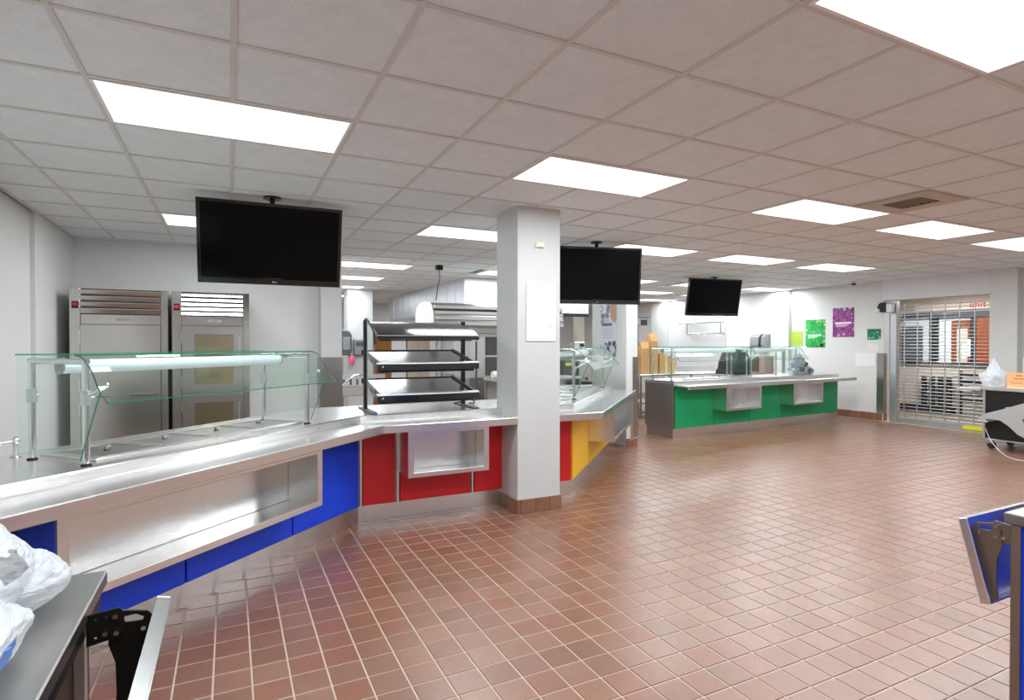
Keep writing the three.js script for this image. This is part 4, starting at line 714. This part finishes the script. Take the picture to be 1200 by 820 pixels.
  const ll = thing('lobby_light', 'ceiling light of the lobby behind the grille', 'ceiling light', 12.9, 2.6, 6.6); mesh('diffuser', [bx(-0.55, 0.55, -0.012, 0, -0.55, 0.55, 0.003)], M.panelGlow, ll); mesh('frame', [bx(-0.58, 0.58, -0.006, 0, -0.58, 0.58)], M.white, ll);
}

// ---------------------------------------------------------------- black cart by the grille
{
  const t = thing('serving_cart', 'black panelled mobile cart with steel top beside the grille', 'cart', 9.87, 0, 4.42, 0); // local: +x away, +z towards camera plane
  mesh('body', [bx(0.01, 0.72, 0.15, 0.85, 0.012, 1.5, 0.005)], M.black, t);
  mesh('corner_trim', [bx(0, 0.03, 0.15, 0.85, 0, 0.03, 0.003), bx(0, 0.03, 0.13, 0.152, 0.03, 1.5, 0.002)], M.alu, t);
  mesh('cart_top', [bx(-0.03, 0.75, 0.851, 0.89, -0.03, 1.55, 0.006)], M.steelSatin, t);
  const es = mesh('end_shelf', [bx(0.02, 0.7, 0.83, 0.86, -0.36, -0.032, 0.004)], M.alu, t); mesh('shelf_bracket', [plate([[0.0, 0.83], [-0.2, 0.83], [0.0, 0.72]], 0, 0.02).rotateY(-Math.PI / 2).translate(0.1, 0, -0.005)], M.steelDark, es);
  for (const [x, z] of [[0.08, 0.08], [0.62, 0.08], [0.08, 0.7], [0.08, 1.35], [0.62, 1.35]]) { const c = mesh('caster', [rod([x - 0.018, 0.05, z], [x + 0.018, 0.05, z], 0.05, 16)], M.rubber, t); mesh('fork', [bx(x - 0.026, x + 0.026, 0.075, 0.15, z - 0.03, z + 0.03, 0.004)], M.steelDark, c); }
  const crv = [[0.02, 0.43], [0.10, 0.52], [0.3, 0.60], [0.62, 0.74], [1.1, 0.80], [1.1, 0.22], [0.75, 0.20], [0.62, 0.22], [0.5, 0.28], [0.40, 0.38], [0.30, 0.45], [0.16, 0.455]];
  const sl = [[0.55, 0.50], [0.58, 0.40], [0.66, 0.30], [0.75, 0.25], [0.77, 0.28], [0.69, 0.33], [0.62, 0.42], [0.59, 0.50]];
  const fs = mesh('folding_shelf', [plate(crv.map(([z, y]) => [-z, y]), -0.012, 0.012, [sl.map(([z, y]) => [-z, y])], 0.003).rotateY(Math.PI / 2).translate(-0.2, 0, 0)], std(0xb4b4b2, 0.5, 0.35), t);
  mesh('shelf_lip', [bx(-0.22, 0.0, 0.405, 0.425, 0.0, 0.16, 0.003)], M.steelSatin, fs);
  mesh('shelf_plate', [bx(-0.185, -0.004, 0.24, 0.26, 0.6, 1.1, 0.003), bx(-0.185, 0.008, 0.62, 0.64, 0.35, 1.1, 0.003)], M.steelSatin, fs);
  mesh('power_cord', [tube([[-0.01, 0.3, 0.04], [-0.17, 0.16, 0.17], [-0.37, 0.05, 0.37], [-0.57, 0.008, 0.57], [-0.67, 0.008, 0.82]], 0.0035, 6, 30)], M.white, t);
  const cardG = (name, label, w, h, x, d, mat, lean) => { const o = new THREE.Group(); o.name = numbered(name); o.position.set(x, 0.891, -d); o.rotation.y = T90 + 0.3; scene.add(o); tag(o, label, 'notice'); const q = mesh('sheet', [sheetGeo(w, h, 0.003)], mat, o); q.position.set(0, h / 2, 0); q.rotation.x = lean; const st = mesh('stand', [bx(-w / 2, w / 2, 0, 0.006, -0.05, 0.02, 0.001)], M.paper, o); void st; return o; };
  cardG('orange_notice', 'orange paper notice standing on the black cart', 0.36, 0.22, 10.13, 4.05, canvasMat(256, 160, (x, a, b) => { x.fillStyle = '#f9b27c'; x.fillRect(0, 0, a, b); x.fillStyle = '#8a5a38'; x.fillRect(70, 26, 50, 10); x.fillRect(52, 60, 110, 9); x.fillStyle = '#c07c4c'; x.fillRect(30, 95, 180, 6); x.fillRect(30, 112, 150, 6); }, 0.8), 0);
  cardG('green_notice', 'pale green paper notice behind the orange one on the cart', 0.3, 0.42, 10.35, 3.98, notes('#cdf3d4', '#8fb89a', 8, 23), 0);
  const b = thing('plastic_bag', 'clear knotted plastic bag beside the orange notice on the cart', 'plastic bag', 10.14, 0.891, 4.40);
  const g0 = new THREE.SphereGeometry(1, 36, 26), p = g0.attributes.position; for (let i = 0; i < p.count; i++) { let x = p.getX(i), y = p.getY(i), z = p.getZ(i); const n = perlin.noise(x * 2 + 5, y * 2, z * 2) * 0.25 + Math.abs(perlin.noise(x * 6, y * 6, z * 6 + 2)) * 0.15; const q = y > 0 ? 1 - 0.8 * Math.sqrt(y) : 1; p.setXYZ(i, x * 0.12 * q * (1 + n), Math.max((y * 0.62 + 0.42) * 0.42 * (1 + n * 0.4), 0), z * 0.17 * q * (1 + n)); } g0.computeVertexNormals();
  mesh('bag_body', [fin(g0)], M.bag, b); mesh('contents', [ball(0, 0.08, 0.02, 0.07)], M.bagDark, b);
}

// ---------------------------------------------------------------- foreground carts
function foldShelf(parent, o) { // local: +x out from the cart side, +z along the side, 0 at the visible end
  const s = new THREE.Group(); s.name = 'folding_shelf'; s.position.set(...o.at); s.rotation.y = o.turn; parent.add(s);
  const L = o.len; // panel hangs from (0.19, -0.03) down to (0.10, -0.34), runs along -z..L
  const a = [0.165, -0.01], b = [0.085, -0.32], n = [0.968, -0.25];
  const quad = (p, q, t0, t1, z0, z1) => plate([[p[0] + n[0] * t0, p[1] + n[1] * t0], [q[0] + n[0] * t0, q[1] + n[1] * t0], [q[0] + n[0] * t1, q[1] + n[1] * t1], [p[0] + n[0] * t1, p[1] + n[1] * t1]], z0, z1, [], 0.002);
  mesh('shelf_panel', [quad(a, b, 0.012, 0.016, 0, L)], M.steel, s);
  mesh('shelf_lip', [quad(a, b, -0.018, 0.0115, 0, 0.004), quad(a, b, -0.018, 0.0115, L - 0.004, L), quad(a, [a[0] - 0.001, a[1] - 0.006], -0.018, 0.0115, 0.004, L - 0.004), quad([b[0] + 0.001, b[1] + 0.006], b, -0.018, 0.0115, 0.004, L - 0.004)], M.steel, s);
  for (const z of o.arms) {
    const arm = [[0.075, -0.008], [0.13, -0.02], [0.148, -0.045], [0.078, -0.315], [0.055, -0.30], [0.062, -0.22], [0.06, -0.14], [0.045, -0.09], [0.05, -0.03]];
    mesh('arm_plate', [plate(arm, z, z + 0.005, [[[0.075, -0.026], [0.105, -0.024], [0.122, -0.034], [0.12, -0.042], [0.082, -0.04]].reverse()], 0.0008)], o.mat, s);
    mesh('hinge_plate', [plate([[0.001, -0.005], [0.07, 0.002], [0.08, -0.01], [0.08, -0.07], [0.001, -0.085]], z + 0.006, z + 0.011, [circ(0.02, -0.02, 0.0035, 8).reverse(), circ(0.042, -0.018, 0.0035, 8).reverse(), circ(0.02, -0.066, 0.0045, 8).reverse()], 0.0008)], o.mat, s);
    for (const [x, y] of [[0.062, -0.018], [0.04, -0.058], [0.064, -0.06], [0.122, -0.06], [0.09, -0.27]]) mesh('bolt', [rod([x, y, z - 0.004], [x, y, z + 0.017], 0.006, 10)], M.chrome, s);
  }
  return s;
}
{ // left: cart whose far corner reaches into view
  const t = thing('serving_cart', 'steel topped cart with folded side shelf under the plastic bag', 'cart', -0.32, 0, 2.0);
  // local: x negative into the cart, z positive towards the camera
  mesh('cart_top', [bx(-0.75, 0, 0.83, 0.87, 0, 1.5, 0.004)], M.steelDark, t);
  mesh('body', [bx(-0.72, -0.035, 0.12, 0.829, 0.05, 1.45, 0.004)], std(0x2a1b17, 0.35), t);
  mesh('corner_trim', [bx(-0.036, -0.012, 0.12, 0.829, 0.2, 0.235, 0.002)], M.steelSatin, t);
  mesh('top_rail', [bx(-0.034, -0.006, 0.79, 0.829, 0.06, 1.45, 0.002)], M.black, t);
  for (const [x, z] of [[-0.1, 0.12], [-0.65, 0.12], [-0.1, 1.35], [-0.65, 1.35]]) { const c = mesh('caster', [rod([x - 0.018, 0.05, z], [x + 0.018, 0.05, z], 0.05, 16)], M.rubber, t); mesh('fork', [bx(x - 0.026, x + 0.026, 0.075, 0.12, z - 0.03, z + 0.03, 0.003)], M.steelDark, c); }
  foldShelf(t, { at: [-0.004, 0.853, 0.205], turn: 0, len: 1.1, arms: [0.045, 0.9], mat: std(0x25241f, 0.35, 0.6) });
}
{ // right: blue cart corner
  const t = thing('serving_cart', 'blue panelled cart with a folded steel shelf on its end', 'cart', 2.58, 0, 1.087);
  // local: +x right, +z towards camera; the shelf hangs on the far end (z < 0)
  mesh('cart_top', [bx(0, 0.75, 0.86, 0.9, 0, 1.3, 0.004)], M.steelDark, t);
  mesh('body', [bx(0.02, 0.72, 0.12, 0.858, 0.02, 1.28, 0.004)], M.blue, t);
  mesh('corner_trim', [bx(0.01, 0.035, 0.12, 0.858, 0.018, 0.048, 0.002)], std(0x9a8c80, 0.4, 0.9), t);
  mesh('end_face', [bx(0.036, 0.715, 0.13, 0.85, 0.012, 0.021, 0.001)], M.blue, t);
  for (const [x, z] of [[0.1, 0.12], [0.65, 0.12], [0.1, 1.15], [0.65, 1.15]]) { const c = mesh('caster', [rod([x - 0.018, 0.05, z], [x + 0.018, 0.05, z], 0.05, 16)], M.rubber, t); mesh('fork', [bx(x - 0.026, x + 0.026, 0.075, 0.12, z - 0.03, z + 0.03, 0.003)], M.steelDark, c); }
  foldShelf(t, { at: [0.02, 0.845, 0.02], turn: Math.PI / 2, len: 0.65, arms: [0.03, 0.6], mat: std(0x8d7d70, 0.4, 0.85) });
}
{ // plastic bags on the left cart
  const crumple = (rx, h, rz, s0, amp, pinch) => { const g = new THREE.SphereGeometry(1, 72, 54), p = g.attributes.position; for (let i = 0; i < p.count; i++) { let x = p.getX(i), y = p.getY(i), z = p.getZ(i); const n = perlin.noise(x * 1.5 + s0, y * 1.5, z * 1.5 + s0) * amp + Math.abs(perlin.noise(x * 4 + s0, y * 3, z * 4)) * amp * 0.5 + Math.abs(perlin.noise(x * 9, y * 7 + s0, z * 9)) * amp * 0.22; const q = y > 0 ? 1 - pinch * y : 1; p.setXYZ(i, x * rx * q * (1 + n), Math.max((y * 0.5 + 0.44) * h * (1 + n * 0.6), 0), z * rz * q * (1 + n)); } g.computeVertexNormals(); return fin(g); };
  const b = thing('plastic_bag', 'big white translucent plastic bag with blue print on the steel cart', 'plastic bag', -0.60, 0.871, 1.66);
  mesh('bag_body', [crumple(0.18, 0.31, 0.22, 2, 0.12, 0.3)], M.bag, b);
  mesh('bag_lobe', [crumple(0.13, 0.17, 0.14, 6, 0.14, 0.35).translate(0.1, 0, -0.13)], M.bag, b);
  mesh('bag_skirt', [crumple(0.16, 0.18, 0.24, 9, 0.15, 0.3).translate(0.07, 0, 0.24)], M.bag, b);
  mesh('contents', [bx(-0.1, 0.04, 0.01, 0.18, -0.1, 0.08, 0.01)], M.white, b);
  const patch = (g, test) => { const p = g.attributes.position, nn = g.attributes.normal, o = []; for (let i = 0; i < p.count; i += 3) { let ok = true; for (let k = 0; k < 3; k++) ok = ok && test(p.getX(i + k), p.getY(i + k), p.getZ(i + k)); if (ok) for (let k = 0; k < 3; k++) o.push(p.getX(i + k) + nn.getX(i + k) * 0.0015, p.getY(i + k) + nn.getY(i + k) * 0.0015, p.getZ(i + k) + nn.getZ(i + k) * 0.0015); } return fromTris(o); };
  mesh('blue_print', [patch(crumple(0.16, 0.18, 0.24, 9, 0.15, 0.3).translate(0.07, 0, 0.24), (x, y, z) => y > 0.035 && y < 0.085 && x > 0.1 && z > 0.22 && z < 0.34)], M.bagBlue, b);
  mesh('grey_print', [patch(crumple(0.18, 0.31, 0.22, 2, 0.12, 0.3), (x, y, z) => y > 0.13 && y < 0.19 && x > 0.1 && z > -0.02 && z < 0.1)], M.greyPlastic, b);
}

renderer.render(scene, camera);
